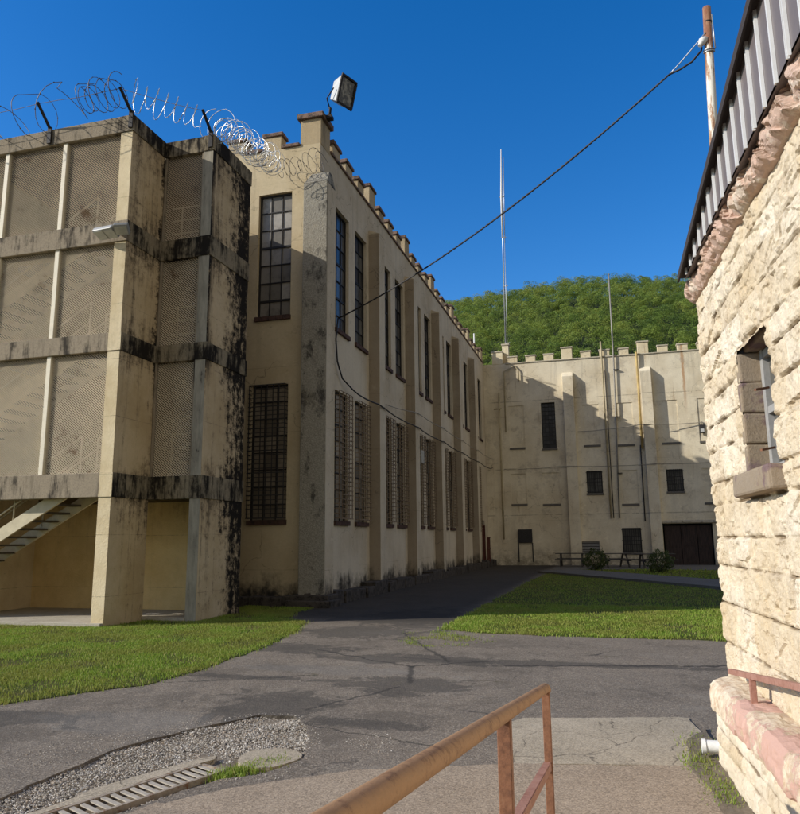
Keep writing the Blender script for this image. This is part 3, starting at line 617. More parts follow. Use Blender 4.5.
tag(grass('grass',[(.62,7.0),(.66,6.0),(.69,5.2),(.60,5.2),(.52,5.9),(.48,6.35),(.56,6.8)],1500,(.45,.72,5.1,7.1),.012,.05,5,lambda p:1 if mnoise.noise((p[0]*5,p[1]*5,2))>-.1 else .1,.004,.0),'weeds along the foot of the stone wall by the white pipe','weeds',kind='stuff')
tag(slab('dirt',rough_loop([(.72,7.2),(.72,4.9),(.60,4.9),(.47,6.0),(.5,6.7)],.08,.03,12),.0225,.02,M['dirt']),kind='structure')

# ------------------------------------------------------------------ trench drain and lid
dr=thing('trench_drain','long slotted steel trench drain set in gravel, lower left','drain',(g0.x,g0.y,0))
def DU(u,v,z): p=g0+gd*u+gn*v; return (p.x,p.y,z)
gd3=Vector((gd.x,gd.y,0)); gn3=Vector((gn.x,gn.y,0))
f=MB(); L=2.4
for v in (-.13,.13): f.obox(DU(L/2,v,-.02),gd3*L/2,gn3*.013,Vector((0,0,.028)))
f.obox(DU(-.012,0,-.02),gd3*.012,gn3*.117,Vector((0,0,.027)))
keep(f.build('frame',M['drain_frame']),dr)
s=MB()
for k in range(32): s.obox(DU(.035+k*.073,0,-.001),gd3*.017,gn3*.116-gd3*.012,Vector((0,0,.004)))
keep(s.build('slats',M['slat']),dr)
c=MB(); c.quad(DU(-.02,-.14,-.13),DU(L,-.14,-.13),DU(L,.14,-.13),DU(-.02,.14,-.13)); 
keep(c.build('channel',M['void']),dr)
st=MB()
lp=rough_loop([DU(-.15,.15,0)[:2],DU(L,.16,0)[:2],DU(L,.24,0)[:2],DU(1.0,.25,0)[:2],DU(.75,.31,0)[:2],DU(-.1,.27,0)[:2],DU(-.22,.2,0)[:2]],.07,.02,13)
tag(slab('drain_kerb',lp,.004,.06,M['conc']),'narrow pale concrete strip along the gravel side of the drain','kerb')
lid=[(-2.62+.24*math.cos(a)*(1+.06*math.sin(3*a)),5.52+.25*math.sin(a)) for a in [2*math.pi*k/28 for k in range(28)]]
tag(slab('concrete_lid',rough_loop(lid,.05,.012,14),.008,.06,M['conc']),'round cracked concrete lid in the gravel past the drain end','concrete lid')

# ------------------------------------------------------------------ main cell block
XW=-7.35; YF=18.05; YB=46.8; P5=4.65; ZP=13.08
cb=thing('cell_block','long cream battlemented cell block with tall barred windows and pilasters, shaded side to the drive','building',(XW,YF,0))
lowz=(2.14,5.93); upz=(7.74,11.56)
side=[]; wins=[]
for k in range(6):
    for j,o in enumerate((1.27,3.03)):
        y0=YF+o+P5*k; y1=y0+1.16
        side.append((y0,y1,*upz)); wins.append((y0,y1,upz,k,j))
        if not (k==5 and j==1): side.append((y0,y1,*lowz)); wins.append((y0,y1,lowz,k,j))
side.append((YF+3.03+P5*5,YF+4.15+P5*5,.25,2.75))
front=[(-9.25,-8.21,7.82,11.58),(-9.33,-8.23,2.15,5.9),(-11.6,-10.5,7.82,11.58),(-11.6,-10.5,2.15,5.9)]
mb=MB(); wall(mb,'x',XW,1,YF,YB,0,ZP,side,.24); keep(mb.build('wall',M['stucco']),cb)
mb=MB(); wall(mb,'y',YF,-1,-20,XW,0,12.95,front,.24); keep(mb.build('wall',M['stucco_front']),cb)
mb=MB(); mb.quad((-20,YF+.4,12.4),(XW-.4,YF+.4,12.4),(XW-.4,60,12.4),(-20,60,12.4)); mb.quad((-20,YF,0),(-20,60,0),(-20,60,12.9),(-20,YF,12.9))
mb.quad((XW,YB,0),(XW,60,0),(XW,60,13),(XW,YB,13))
mb.quad((XW-.4,YF+.4,12.4),(XW-.4,60,12.4),(XW-.4,60,ZP),(XW-.4,YF+.4,ZP)); mb.quad((-20,YF+.4,12.95),(XW-.4,YF+.4,12.95),(XW-.4,YF+.4,12.4),(-20,YF+.4,12.4))
mb.quad((XW-.4,YF+.4,ZP),(XW,YF,ZP),(XW,YB,ZP),(XW-.4,YB,ZP)); mb.quad((-20,YF,12.95),(XW-.4,YF,12.95),(XW-.4,YF+.4,12.95),(-20,YF+.4,12.95))
keep(mb.build('roof',M['roof']),cb)
# interior darkness behind the windows
mb=MB(); mb.quad((XW-.26,YF+.3,0),(XW-.26,YB,0),(XW-.26,YB,12.3),(XW-.26,YF+.3,12.3)); mb.quad((-19.8,YF+.27,0),(XW-.27,YF+.27,0),(XW-.27,YF+.27,12.3),(-19.8,YF+.27,12.3))
keep(mb.build('interior',M['void']),cb)
# stepped brick foundation
mb=MB(); y=YF+.25
while y<YB-.2:
    l=R.uniform(.5,1.1); e=R.uniform(.0,.09); h=R.uniform(.26,.40); y1=min(y+l,YB-.05)
    mb.box(XW+.003,XW+.42+e,y+.004,y1,-.05,h); y=y1
x=-14
while x<-7.4:
    l=R.uniform(.5,1.0); mb.box(x+.004,min(x+l,-7.35),YF-.36-R.uniform(.0,.08),YF-.003,-.05,R.uniform(.22,.34)); x+=l
mb.box(-7.95,-6.72,YF-.62,YF+.24,-.05,.16); mb.box(-7.85,-6.82,YF-.52,YF+.24,.162,.30)
keep(mb.build('foundation',simple('crumbling_foundation',(.085,.072,.06),.95,var=.5,scale=6,dirt=(.02,.018,.016),dth=.5,bump=1.0),bevel=.025,jitter=.012),cb)
# pilasters
pil=MB().box(0,.37,0,.65,0,12.0); pil.add([(0,0,12.0),(.37,0,12.0),(.37,.65,12.0),(0,.65,12.0),(0,0,12.16),(0,.65,12.16)],[(0,1,4),(3,5,2),(4,1,2,5)])
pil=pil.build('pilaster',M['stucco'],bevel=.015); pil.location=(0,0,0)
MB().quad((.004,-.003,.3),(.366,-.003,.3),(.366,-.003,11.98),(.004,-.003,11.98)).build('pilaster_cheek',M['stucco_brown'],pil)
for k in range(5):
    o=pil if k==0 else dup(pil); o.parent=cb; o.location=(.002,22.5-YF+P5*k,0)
mb=MB().box(-7.7,-6.98,YF-.37,YF+.26,.0,11.55); mb.add([(-7.7,YF-.37,11.55),(-6.98,YF-.37,11.55),(-6.98,YF+.26,11.55),(-7.7,YF+.26,11.55),(-7.6,YF-.02,12.0),(-7.06,YF-.02,12.0),(-7.06,YF+.2,12.0),(-7.6,YF+.2,12.0)],[(0,1,5,4),(1,2,6,5),(2,3,7,6),(3,0,4,7),(4,5,6,7)])
bo=keep(mb.build('corner_buttress',M['dash'],bevel=.02),cb)
mb=MB().quad((-6.976,YF-.36,.3),(-6.976,YF+.255,.3),(-6.976,YF+.255,11.5),(-6.976,YF-.36,11.5)); keep(mb.build('buttress_side',M['stucco']),cb)
# merlons with brick caps
def merlon(name, wx, wy, h, mat, capmat, ov=.05, ct=.12):
    o=MB().box(-wx/2,wx/2,-wy/2,wy/2,-.02,h).build(name,mat,bevel=.015,jitter=.006)
    MB().box(-wx/2-ov,wx/2+ov,-wy/2-ov,wy/2+ov,h-.001,h+ct).build('cap',capmat,o,bevel=.02,jitter=.012)
    return o
low=merlon('merlon',.36,.62,.40,M['merlon'],M['cap']); tall=merlon('merlon',.42,.66,.72,M['merlon'],M['cap'])
base0=YF+5.02-.1   # tall ones stand over the pilasters
fl=True; ft=True
for k in range(-1,6):
    for j in range(4):
        yy=base0-.1+P5*k+1.1625*j
        if yy<YF+.9 or yy>YB-.5: continue
        src=tall if j==0 else low
        first=(ft if j==0 else fl)
        o=src if first else dup(src)
        if j==0: ft=False
        else: fl=False
        o.parent=cb; o.location=(-.19,yy-YF,ZP)
mf=merlon('merlon',.56,.36,.44,M['merlon'],M['cap'])
for k in range(7):
    o=mf if k==0 else dup(mf); o.parent=cb; o.location=(-8.87-1.166*k-XW,.19,12.95)
o=merlon('corner_turret',.64,.72,.80,M['merlon'],M['cap'],.09,.17); o.parent=cb; o.location=(-7.66-XW,.37,12.95)
for k in range(8): keep(MB().box(-8.54-1.166*k,-8.0-1.166*k,YF-.06,YF+.42,12.952,13.05).build('coping',M['cap'],bevel=.02,jitter=.008),cb)
mb=MB(); y=YF+.75
while y<YB-.3: mb.box(XW-.34,XW+.055,y,min(y+1.0,YB)-.006,ZP-.055,ZP+.015); y+=1.0
keep(mb.build('coping',M['cap'],bevel=.012,jitter=.007),cb)
# windows of the long side: one of each kind, then copies
protos={}
def sill_mb(axis,c,sgn,a,b,z,d=.07,h=.13):
    m=MB(); n=5
    for i in range(n):
        u0=a-.03+(b-a+.06)*i/n; u1=a-.03+(b-a+.06)*(i+1)/n-.008
        x0,x1=sorted((c+sgn*d,c-sgn*.09))
        if axis=='x': m.box(x0,x1,u0,u1,z-h*.6,z+.05)
        else: m.box(u0,u1,x0,x1,z-h*.6,z+.05)
    return m
def cage(axis,c,sgn,a,b,z,w,cols,rows,out=.14):
    m=MB()
    def B(u0,u1,v0,v1,d0,d1):
        x0,x1=sorted((c+sgn*d0,c+sgn*d1))
        if axis=='x': m.box(x0,x1,u0,u1,v0,v1)
        else: m.box(u0,u1,x0,x1,v0,v1)
    W=b-a; H=w-z
    for i in range(cols+1):
        u=a+W*i/cols; B(u-.011,u+.011,z,w,out-.011,out+.011)
    for j in range(rows+1):
        v=z+H*j/rows; t=.018 if j%5 else .028; B(a-.02,b+.02,v-t/2,v+t/2,out+.012,out+.026)
        for u in (a-.016,b+.016): B(u-.008,u+.008,v-.008,v+.008,-.005,out+.012)
    return m
for y0,y1,zz,k,j in wins:
    key='up' if zz is upz else 'low'
    if key not in protos:
        if key=='up': f,p=window_parts('x',0,1,0,1.16,0,zz[1]-zz[0],3,7,None,.1,thick_rows=(2,4))
        else: f,p=window_parts('x',0,1,0,1.16,0,zz[1]-zz[0],3,8,None,.1)
        wo=f.build('window',M['steel']); p.build('pane',M['pane_dark'] if key=='up' else M['pane_blind'],wo)
        sill_mb('x',0,1,0,1.16,0).build('sill',M['sill'],wo,bevel=.006,jitter=.004)
        if key=='low': cage('x',0,1,.02,1.14,.12,3.76,4,27).build('window_grille',M['grille'],wo)
        protos[key]=wo; o=wo
    else: o=dup(protos[key])
    o.parent=cb; o.location=(0,y0-YF,zz[0])
for i,(a,b,z,w_) in enumerate(front):
    up_=z>7
    f,p=window_parts('y',YF,-1,a,b,z,w_,3,7 if up_ else 8,None,.1,thick_rows=(1,4) if up_ else ())
    wo=keep(f.build('window',M['steel']),cb)
    for o in (p.build('pane',M['pane_pale'] if up_ else M['pane_blind']),sill_mb('y',YF,-1,a,b,z).build('sill',M['sill'],bevel=.006,jitter=.004)): o.parent=wo
    if not up_: cage('y',YF,-1,a+.02,b-.02,z+.1,w_-.03,6,30,.16).build('window_grille',M['grille_dark'],wo)
# ground door near the far end
d0=YF+3.03+P5*5
mb=MB(); 
for i in range(8): mb.box(XW-.15,XW-.10,d0+.02+i*.135,d0+.145+i*.135,.26,2.4)
do=keep(mb.build('door',M['red_rust']),cb)
mb=MB(); mb.box(XW-.1,XW+.02,d0+.0,d0+1.12,2.42,2.5); mb.box(XW-.1,XW+.02,d0-.0,d0+.06,.25,2.42); mb.box(XW-.1,XW+.02,d0+1.06,d0+1.12,.25,2.42); mb.build('door_frame',M['red_rust'],do)
gate=MB()
for i in range(9): gate.box(XW+.42,XW+.45,d0-.9+i*.13,d0-.87+i*.13,.3,1.75)
for z in (.4,1.05,1.7): gate.box(XW+.452,XW+.475,d0-.92,d0+.22,z,z+.05)
tag(gate.build('gate',M['red_rust']),'rusty red barred gate standing by the far door of the cell block','gate')
# electrical box and conduits on the wall: they hang on it
eb=thing('electric_box','small grey electrical box on the shaded wall between barred windows','electrical box',(XW,28.75,4.75))
keep(MB().box(XW+.003,XW+.2,28.78,29.22,4.72,5.25).build('cover',M['grey_paint'],bevel=.02),eb)
keep(MB().tube([(XW+.06,29.0,5.25),(XW+.06,29.0,6.3)],.02).build('conduit',M['pale_pipe']),eb)
def wavy(pts,n=10,amp=.015,seed=0):
    out=[]; rr=random.Random(seed)
    for i in range(len(pts)-1):
        a=Vector(pts[i]); b=Vector(pts[i+1]); L=(b-a).length; k=max(2,int(L/.5)) if L>1.2 else 3
        for j in range(k): 
            p=a.lerp(b,j/k); p.z-=.12*min(1,L/8)*4*(j/k)*(1-j/k); out.append(p+Vector((0,0,rr.uniform(-amp,amp))))
    out.append(Vector(pts[-1])); return out
wc=[(-7.30,19.42,8.06),(-7.28,19.2,7.4),(-7.27,19.3,6.75),(-7.26,19.7,6.32),(-7.1,20.7,6.02),(-6.93,22.3,5.96)]+[(-6.93,22.5+P5*k+.3,5.96+.01*k) for k in range(6)]+[(-6.9,46.5,6.15)]
tag(MB().tube(wavy(wc,seed=2),.024,5).build('wall_cable',M['black_rubber']),'thick dark cable dropping then running along the pilasters of the cell block','cable')
wc=[(-7.30,24.0,6.33),(-6.94,27.4,6.55)]+[(-6.94,27.45+P5*k,6.6+.02*k) for k in range(1,5)]+[(-6.9,46.6,6.72)]
tag(MB().tube(wavy(wc,seed=5),.016,5).build('wall_cable',M['pale_cable']),'thin pale wire strung above the thick cable on the cell block','cable')

# ------------------------------------------------------------------ building across the end of the yard
bb=thing('annex_building','cream battlemented block closing the end of the yard, half in shadow','building',(0,YB,0))
Xr=16
holes=[(-3.72,-2.84,7.25,10.2),(-1.12,-.18,4.35,5.72),(3.55,4.5,4.33,5.66),(.78,1.88,.74,2.2),(-1.62,-.58,.62,1.42),(3.12,5.9,-.05,2.42)]
blind=[(-5.78,-4.82,7.38,10.1),(-1.15,-.17,7.35,9.9),(.88,1.86,7.3,9.9),(3.47,4.47,7.3,9.9),(5.6,6.6,7.3,9.9),(-5.8,-4.83,3.8,5.7),(-3.84,-2.79,3.76,5.7),(.9,1.88,3.66,5.7),(5.6,6.55,3.64,5.66)]
mb=MB(); wall(mb,'y',YB,-1,XW,Xr,-.1,12.95,holes,.28); 
# the blind panels are shallow recesses: add them as second pass by cutting the wall list
mb=MB(); wall(mb,'y',YB,-1,XW,Xr,-.1,12.95,holes+blind,.04)
for a,b,z,w_ in blind: mb.quad((a,YB+.04,z),(b,YB+.04,z),(b,YB+.04,w_),(a,YB+.04,w_))
for a,b,z,w_ in holes:
    d0_,d1=.04,.3
    mb.quad((a,YB+d0_,z),(a,YB+d1,z),(a,YB+d1,w_),(a,YB+d0_,w_)); mb.quad((b,YB+d0_,z),(b,YB+d1,z),(b,YB+d1,w_),(b,YB+d0_,w_))
    mb.quad((a,YB+d0_,z),(b,YB+d0_,z),(b,YB+d1,z),(a,YB+d1,z)); mb.quad((a,YB+d0_,w_),(b,YB+d0_,w_),(b,YB+d1,w_),(a,YB+d1,w_))
keep(mb.build('wall',M['stucco_back']),bb)
mb=MB(); mb.quad((XW,YB+.4,12.3),(Xr,YB+.4,12.3),(Xr,62,12.3),(XW,62,12.3)); mb.quad((Xr,YB,0),(Xr,62,0),(Xr,62,12.95),(Xr,YB,12.95)); mb.quad((XW,YB,12.95),(Xr,YB,12.95),(Xr,YB+.4,12.95),(XW,YB+.4,12.95)); mb.quad((XW,YB+.4,12.95),(Xr,YB+.4,12.95),(Xr,YB+.4,12.3),(XW,YB+.4,12.3))
keep(mb.build('roof',M['roof']),bb)
keep(MB().quad((XW+.1,YB+.31,-.1),(Xr-.1,YB+.31,-.1),(Xr-.1,YB+.31,12),(XW+.1,YB+.31,12)).build('interior',M['void']),bb)
pm=MB().box(0,.65,-.37,0,0,11.75); pm.add([(0,-.37,11.75),(.65,-.37,11.75),(.65,0,11.75),(0,0,11.75),(0,0,12.08),(.65,0,12.08)],[(0,1,5,4),(1,2,5),(3,0,4)])
pm=pm.build('pilaster',M['stucco_back'],bevel=.015)
for k,x in enumerate((-2.28,2.42,7.05,11.7)):
    o=pm if k==0 else dup(pm); o.parent=bb; o.location=(x,-.002,0)
bl=merlon('merlon',.62,.36,.38,M['merlon_pale'],M['cap_pale'],.045,.09); bt=merlon('merlon',.66,.42,.72,M['merlon_pale'],M['cap_pale'],.045,.09)
nl=nt_=0
for k in range(-1,5):
    for j in range(4):
        x=-1.93+4.65*k+1.1625*j
        if x<-5.9 or x>15: continue
        src=bt if j==0 else bl; cnt=(nt_ if j==0 else nl)
        o=src if cnt==0 else dup(src)
        if j==0: nt_+=1
        else: nl+=1
        o.parent=bb; o.location=(x,.19,12.95)
o=merlon('corner_turret',.70,.6,.78,M['merlon_pale'],M['cap_pale'],.045,.09); o.parent=bb; o.location=(-6.4,.28,12.95)
mb=MB(); x=-5.9
while x<15.5: mb.box(x,x+1.157,YB-.06,YB+.36,12.9,12.975); x+=1.1625
keep(mb.build('coping',M['cap_pale'],bevel=.01,jitter=.006),bb)
def bwin(h,cols,rows,pm_,bars=0,barmat=None):
    a,b,z,w_=h; f,p=window_parts('y',YB+.05,-1,a,b,z,w_,cols,rows,None,.1); wo=keep(f.build('window',M['steel']),bb); p.build('pane',pm_).parent=wo
    MB().box(a-.05,b+.05,YB-.06,YB+.06,z-.12,z-.002).build('sill',M['kerb'],wo,bevel=.01)
    if bars:
        m_=MB()
        for i in range(bars):
            u=a+(b-a)*(i+.5)/bars; m_.box(u-.017,u+.017,YB-.03,YB+.0,z,w_)
        for v in (z+.1,(z+w_)/2,w_-.1): m_.box(a-.04,b+.04,YB-.052,YB-.031,v-.015,v+.015)
        m_.build('window_grille',barmat,wo)
bwin(holes[0],4,11,M['pane_navy']); bwin(holes[1],2,3,M['pane_dark'],8,M['grille_dark']); bwin(holes[2],2,3,M['pane_dark'],8,M['grille_dark']); bwin(holes[3],2,3,M['pane_dark'],9,M['grille_dark'])
wl=[]
for a,b,z,w_ in blind:
    keep(MB().box(a-.02,b+.02,YB-.05,YB+.06,z-.13,z-.002).build('sill',M['kerb'],bevel=.01),bb)
# louvre
a,b,z,w_=holes[4]; m_=MB()
for k in range(8): m_.obox(((a+b)/2,YB+.08,z+.05+k*.1),Vector(((b-a)/2,0,0)),Vector((0,.05,.03)),Vector((0,-.004,.006)))
keep(m_.build('louvre',M['frame_grey']),bb)
# double door under a rough lintel
a,b,z,w_=holes[5]
for u0,u1 in ((a+.1,a+1.0),(a+1.03,a+1.9),(a+1.93,b-.08)):
    m_=MB(); m_.box(u0,u1,YB+.14,YB+.20,.0,2.3); 
    do=keep(m_.build('door',M['door_wood'],bevel=.006),bb)
    m2=MB()
    for v0,v1 in ((.15,.95),(1.1,2.15)):
        m2.box(u0+.1,u1-.1,YB+.125,YB+.138,v0,v1)
    m2.build('door_panel',M['door_wood'],do,bevel=.008)
m_=MB(); x=a-.15
while x<b+.6: l=R.uniform(.3,.7); m_.box(x,x+l-.01,YB-.16-R.uniform(0,.04),YB-.002,2.46,2.62); x+=l
keep(m_.build('lintel',M['cap_pale'],bevel=.02,jitter=.01),bb)
# bricked-up hatch and box at the left end
keep(MB().box(-5.47,-4.6,YB-.16,YB-.002,1.38,2.2).build('hatch_box',M['grille_dark'],bevel=.015),bb)
for x in (-4.63,-5.5): keep(MB().box(x,x+.06,YB-.05,YB-.002,.2,1.37).build('hatch_post',M['grille_dark']),bb)
# pipes
keep(MB().tube([(.2,YB-.12,2.8),(.21,YB-.12,12.8),(.2,YB-.1,13.9)],.05,8).build('downpipe',M['pale_pipe']),bb)
keep(MB().tube([(.35,YB-.1,2.8),(.36,YB-.1,12.0)],.028,6).build('conduit',M['grille_dark']),bb)
keep(MB().tube([(2.28,YB-.14,7.0),(2.3,YB-.14,13.05)],.07,8).build('downpipe',simple('yellow_stained_pipe',(.55,.40,.16),.7,var=.4,scale=3)),bb)
keep(MB().tube([(2.15,YB-.1,2.6),(2.18,YB-.1,7.2)],.035,6).build('conduit',M['grille_dark']),bb)
keep(MB().tube([(-6.35,YB-.2,1.6),(-6.35,YB-.2,11.0)],.06,8).build('downpipe',M['pale_pipe']),bb)
keep(MB().tube([(-6.0,YB-.1,8.4),(-6.0,YB-.1,12.4),(-5.3,YB-.1,12.75),(-5.05,YB-.1,12.4),(-5.05,YB-.1,11.7)],.04,6).build('conduit',M['pale_pipe']),bb)
keep(MB().tube([(-6.7,YB-.3,9.9),(-6.2,YB-.3,9.95)],.05,6).build('bracket',M['pale_pipe']),bb)
tag(MB().tube(wavy([(-6.2,YB-.09,6.02),(-2.3,YB-.42,6.05),(3.0,YB-.42,6.0),(8,YB-.1,6.05)],seed=8),.016,5).build('wall_cable',M['pale_cable']),'pale wire running level across the shaded middle of the end building','cable')
tag(MB().tube(wavy([(-1.5,YB-.09,8.2),(2.4,YB-.42,8.42),(5.6,YB-.1,8.4),(8,YB-.1,8.3)],seed=9),.022,5).build('wall_cable',M['pale_cable']),'pale conduit crossing the sunlit upper right of the end building','cable')
tag(MB().tube(wavy([(-5.1,YB-.09,12.2),(-2.7,YB-.09,11.3)],seed=10),.012,4).build('wall_cable',M['pale_cable']),'thin wire slanting down under the end building parapet','cable')
wl=thing('wall_lamp','small dark lamp on the end building wall next to the stone corner','lamp',(5.75,YB,8.0))
keep(MB().box(5.6,5.9,YB-.3,YB-.05,7.75,8.25).build('housing',M['grille_dark'],bevel=.02),wl); keep(MB().box(5.65,5.85,YB-.32,YB-.301,7.8,8.0).build('lens',M['led']),wl); keep(MB().bar((5.75,YB-.1,8.25),(5.75,YB,8.5),.04).build('arm',M['grille_dark']),wl)

# roof masts
ms=thing('antenna_mast','tall thin twin-rod antenna mast on the left corner of the end building','antenna',(-5.93,47.5,12.3))
keep(MB().tube([(-5.93,47.5,12.3),(-5.83,47.5,22.0),(-5.78,47.5,24.5)],.045,6).build('pole',M['mast']),ms)
keep(MB().tube([(-5.80,47.45,13.0),(-5.70,47.45,22.2)],.022,5).build('rod',M['mast']),ms)
keep(MB().tube([(-5.86,47.5,22.0),(-5.82,47.5,25.0),(-5.72,47.5,28.6)],[.05,.075,.03],6).build('whip',M['white_paint']),ms)
keep(MB().tube([(-5.70,47.5,21.6),(-5.58,47.5,28.0)],.028,5).build('whip',M['mast']),ms)
for z in (14.5,18.5,22.0,25.0): keep(MB().bar((-5.95,47.48,z),(-5.6,47.48,z+.02),.05).build('bracket',M['mast']),ms)
m2=thing('roof_pole','slim leaning pole rising above the middle of the end building','pole',(.93,YB-.2,2.8))
keep(MB().tube([(.68,YB-.12,2.8),(.82,YB-.12,8.0),(.93,YB-.12,12.9),(.96,YB-.1,18.35)],.045,7).build('pole',simple('grey_pole',(.33,.31,.27),.6,.3,var=.3)),m2)
for z in (5.5,9,12): keep(MB().box(.70+(z-5)*.025,1.0+(z-5)*.025,YB-.17,YB-.001,z,z+.04).build('bracket',M['grille_dark']),m2)
vp=thing('vent_pipe','short white vent pipe at the far end of the cell block roof','vent pipe',(-6.9-.9,46.2,12.4))
keep(MB().tube([(-7.8,46.2,12.4),(-7.8,46.2,15.0)],.05,6).build('pipe',M['white_paint']),vp); keep(MB().tube([(-7.8,46.2,12.4),(-7.8,46.2,14.0)],.10,6).build('sleeve',M['mast']),vp)
ch=thing('chimney_post','short capped masonry post beside the antenna foot','chimney',(-5.9,47.4,12.3))
keep(MB().box(-6.12,-5.7,47.25,47.65,12.3,14.3).build('shaft',M['merlon_pale'],bevel=.02),ch); keep(MB().box(-6.18,-5.64,47.2,47.7,14.301,14.42).build('cap',M['cap_pale'],bevel=.02),ch)

# ------------------------------------------------------------------ stair tower
tw=thing('stair_tower','cream concrete stair tower with mesh screens and black mould streaks, left of the cell block','building',(-9.7,12.76,0))
TX=-14.35
bands=[(2.57,3.07),(5.65,6.05),(8.1,8.58),(10.7,11.09)]
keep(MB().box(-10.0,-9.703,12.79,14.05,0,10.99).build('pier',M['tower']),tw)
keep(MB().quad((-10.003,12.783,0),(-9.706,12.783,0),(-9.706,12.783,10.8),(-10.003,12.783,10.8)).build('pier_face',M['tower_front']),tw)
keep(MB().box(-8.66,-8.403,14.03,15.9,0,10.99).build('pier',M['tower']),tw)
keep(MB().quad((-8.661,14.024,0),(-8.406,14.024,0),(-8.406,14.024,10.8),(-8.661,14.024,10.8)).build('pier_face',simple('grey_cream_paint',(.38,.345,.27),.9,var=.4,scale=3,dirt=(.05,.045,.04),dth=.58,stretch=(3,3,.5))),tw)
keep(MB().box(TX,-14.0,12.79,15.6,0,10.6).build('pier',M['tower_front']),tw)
for i,(z0,z1) in enumerate(bands):
    keep(MB().box(TX,-9.99,12.76,13.02,z0,z1).build('front_band',M['band'],bevel=.012),tw)
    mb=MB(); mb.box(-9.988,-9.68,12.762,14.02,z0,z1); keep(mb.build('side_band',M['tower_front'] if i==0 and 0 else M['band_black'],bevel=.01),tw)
    keep(MB().box(-9.99,-9.677,12.757,12.764,z0+.004,z1-.004).build('band_face',M['tower_front'] if i in(0,1) else M['band']),tw)
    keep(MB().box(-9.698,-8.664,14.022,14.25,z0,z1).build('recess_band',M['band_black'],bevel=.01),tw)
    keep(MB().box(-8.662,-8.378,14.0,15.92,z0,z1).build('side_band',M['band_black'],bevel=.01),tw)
# roof, inner walls, floors
mb=MB(); mb.box(TX,-9.72,12.94,15.88,10.60,10.694); mb.box(-9.719,-8.67,14.15,15.88,10.60,10.694); keep(mb.build('roof',M['roof']),tw)
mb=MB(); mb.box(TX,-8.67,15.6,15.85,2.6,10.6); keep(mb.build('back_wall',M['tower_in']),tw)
M['tower_in_low']=tower_mat('tower_ground_floor_lit',(.66,.49,.235),.3,False); keep(MB().box(TX,-8.67,15.6,15.85,.05,2.596).build('back_wall',M['tower_in_low']),tw)  # same back wall, colour brightened for the lit recess under the stair
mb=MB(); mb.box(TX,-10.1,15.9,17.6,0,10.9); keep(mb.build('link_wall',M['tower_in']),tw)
mb=MB(); mb.box(TX,-9.72,12.7,15.6,-.05,.085); mb.box(-9.7,-8.67,14.0,15.6,-.05,.085); keep(mb.build('floor_slab',M['slab'],bevel=.01),tw)
for z0,z1 in bands[:3]:
    mb=MB(); mb.box(TX,-8.67,14.3,15.58,z1-.18,z1-.03); mb.box(-11.0,-10.01,13.03,14.29,z1-.18,z1-.03); keep(mb.build('floor_slab',M['slab']),tw)
    mb=MB()
    for k in range(7): mb.box(TX,-10.02,13.3+k*.32,13.36+k*.32,z0+.02,z0+.12) if 0 else None
# mullions and mesh panels on the front
mx=[-14.75,-13.12,-11.5]; edges=[-13.99]+mx[1:]+[-10.02]
for (za,zb) in ((3.07,5.65),(6.05,8.1),(8.58,10.7)):
    for x in mx[1:]:
        keep(MB().box(x-.055,x+.055,12.80,12.92,za,zb).build('mullion',M['mullion'],bevel=.008),tw)
def mesh_panel(x0,x1,y,z0,z1,cx=.064,cz=.053,wd=.0080):
    nx=int((x1-x0)/cx); nz=int((z1-z0)/cz); cx=(x1-x0)/nx; cz=(z1-z0)/nz; V=[];Fc=[]
    def strand(a,b):
        ax,az_=a;bx,bz=b; n=len(V)*1
        dx,dz=bx-ax,bz-az_; L=math.hypot(dx,dz); px,pz=-dz/L*wd,dx/L*wd
        i=len(V); V.extend([(ax-px,y-.006,az_-pz),(ax+px,y+.006,az_+pz),(bx+px,y+.006,bz+pz),(bx-px,y-.006,bz-pz)]); Fc.append((i,i+1,i+2,i+3))
    for i in range(nx):
        for j in range(nz):
            X=x0+i*cx; Z=z0+j*cz
            strand((X,Z),(X+cx/2,Z+cz/2)); strand((X+cx/2,Z+cz/2),(X+cx,Z)); strand((X,Z+cz),(X+cx/2,Z+cz/2)); strand((X+cx/2,Z+cz/2),(X+cx,Z+cz))
    return np.array(V),np.array(Fc)
for (za,zb) in ((3.07,5.65),(6.05,8.1),(8.58,10.7)):
    for x0,x1 in zip(edges[:-1],edges[1:]):
        v,f=mesh_panel(x0+.05,x1-.05 if x1>-11 else x1-.05,12.87,za+.01,zb-.01); keep(np_obj('mesh_panel',v,f,M['mesh']),tw)
    v,f=mesh_panel(-9.69,-8.67,14.12,za+.01,zb-.01); keep(np_obj('mesh_panel',v,f,M['mesh']),tw)
    mb=MB(); mb.box(-9.698,-9.65,14.05,14.11,za,zb); mb.box(-8.71,-8.665,14.05,14.11,za,zb); keep(mb.build('mesh_frame',M['band'],bevel=.004),tw)
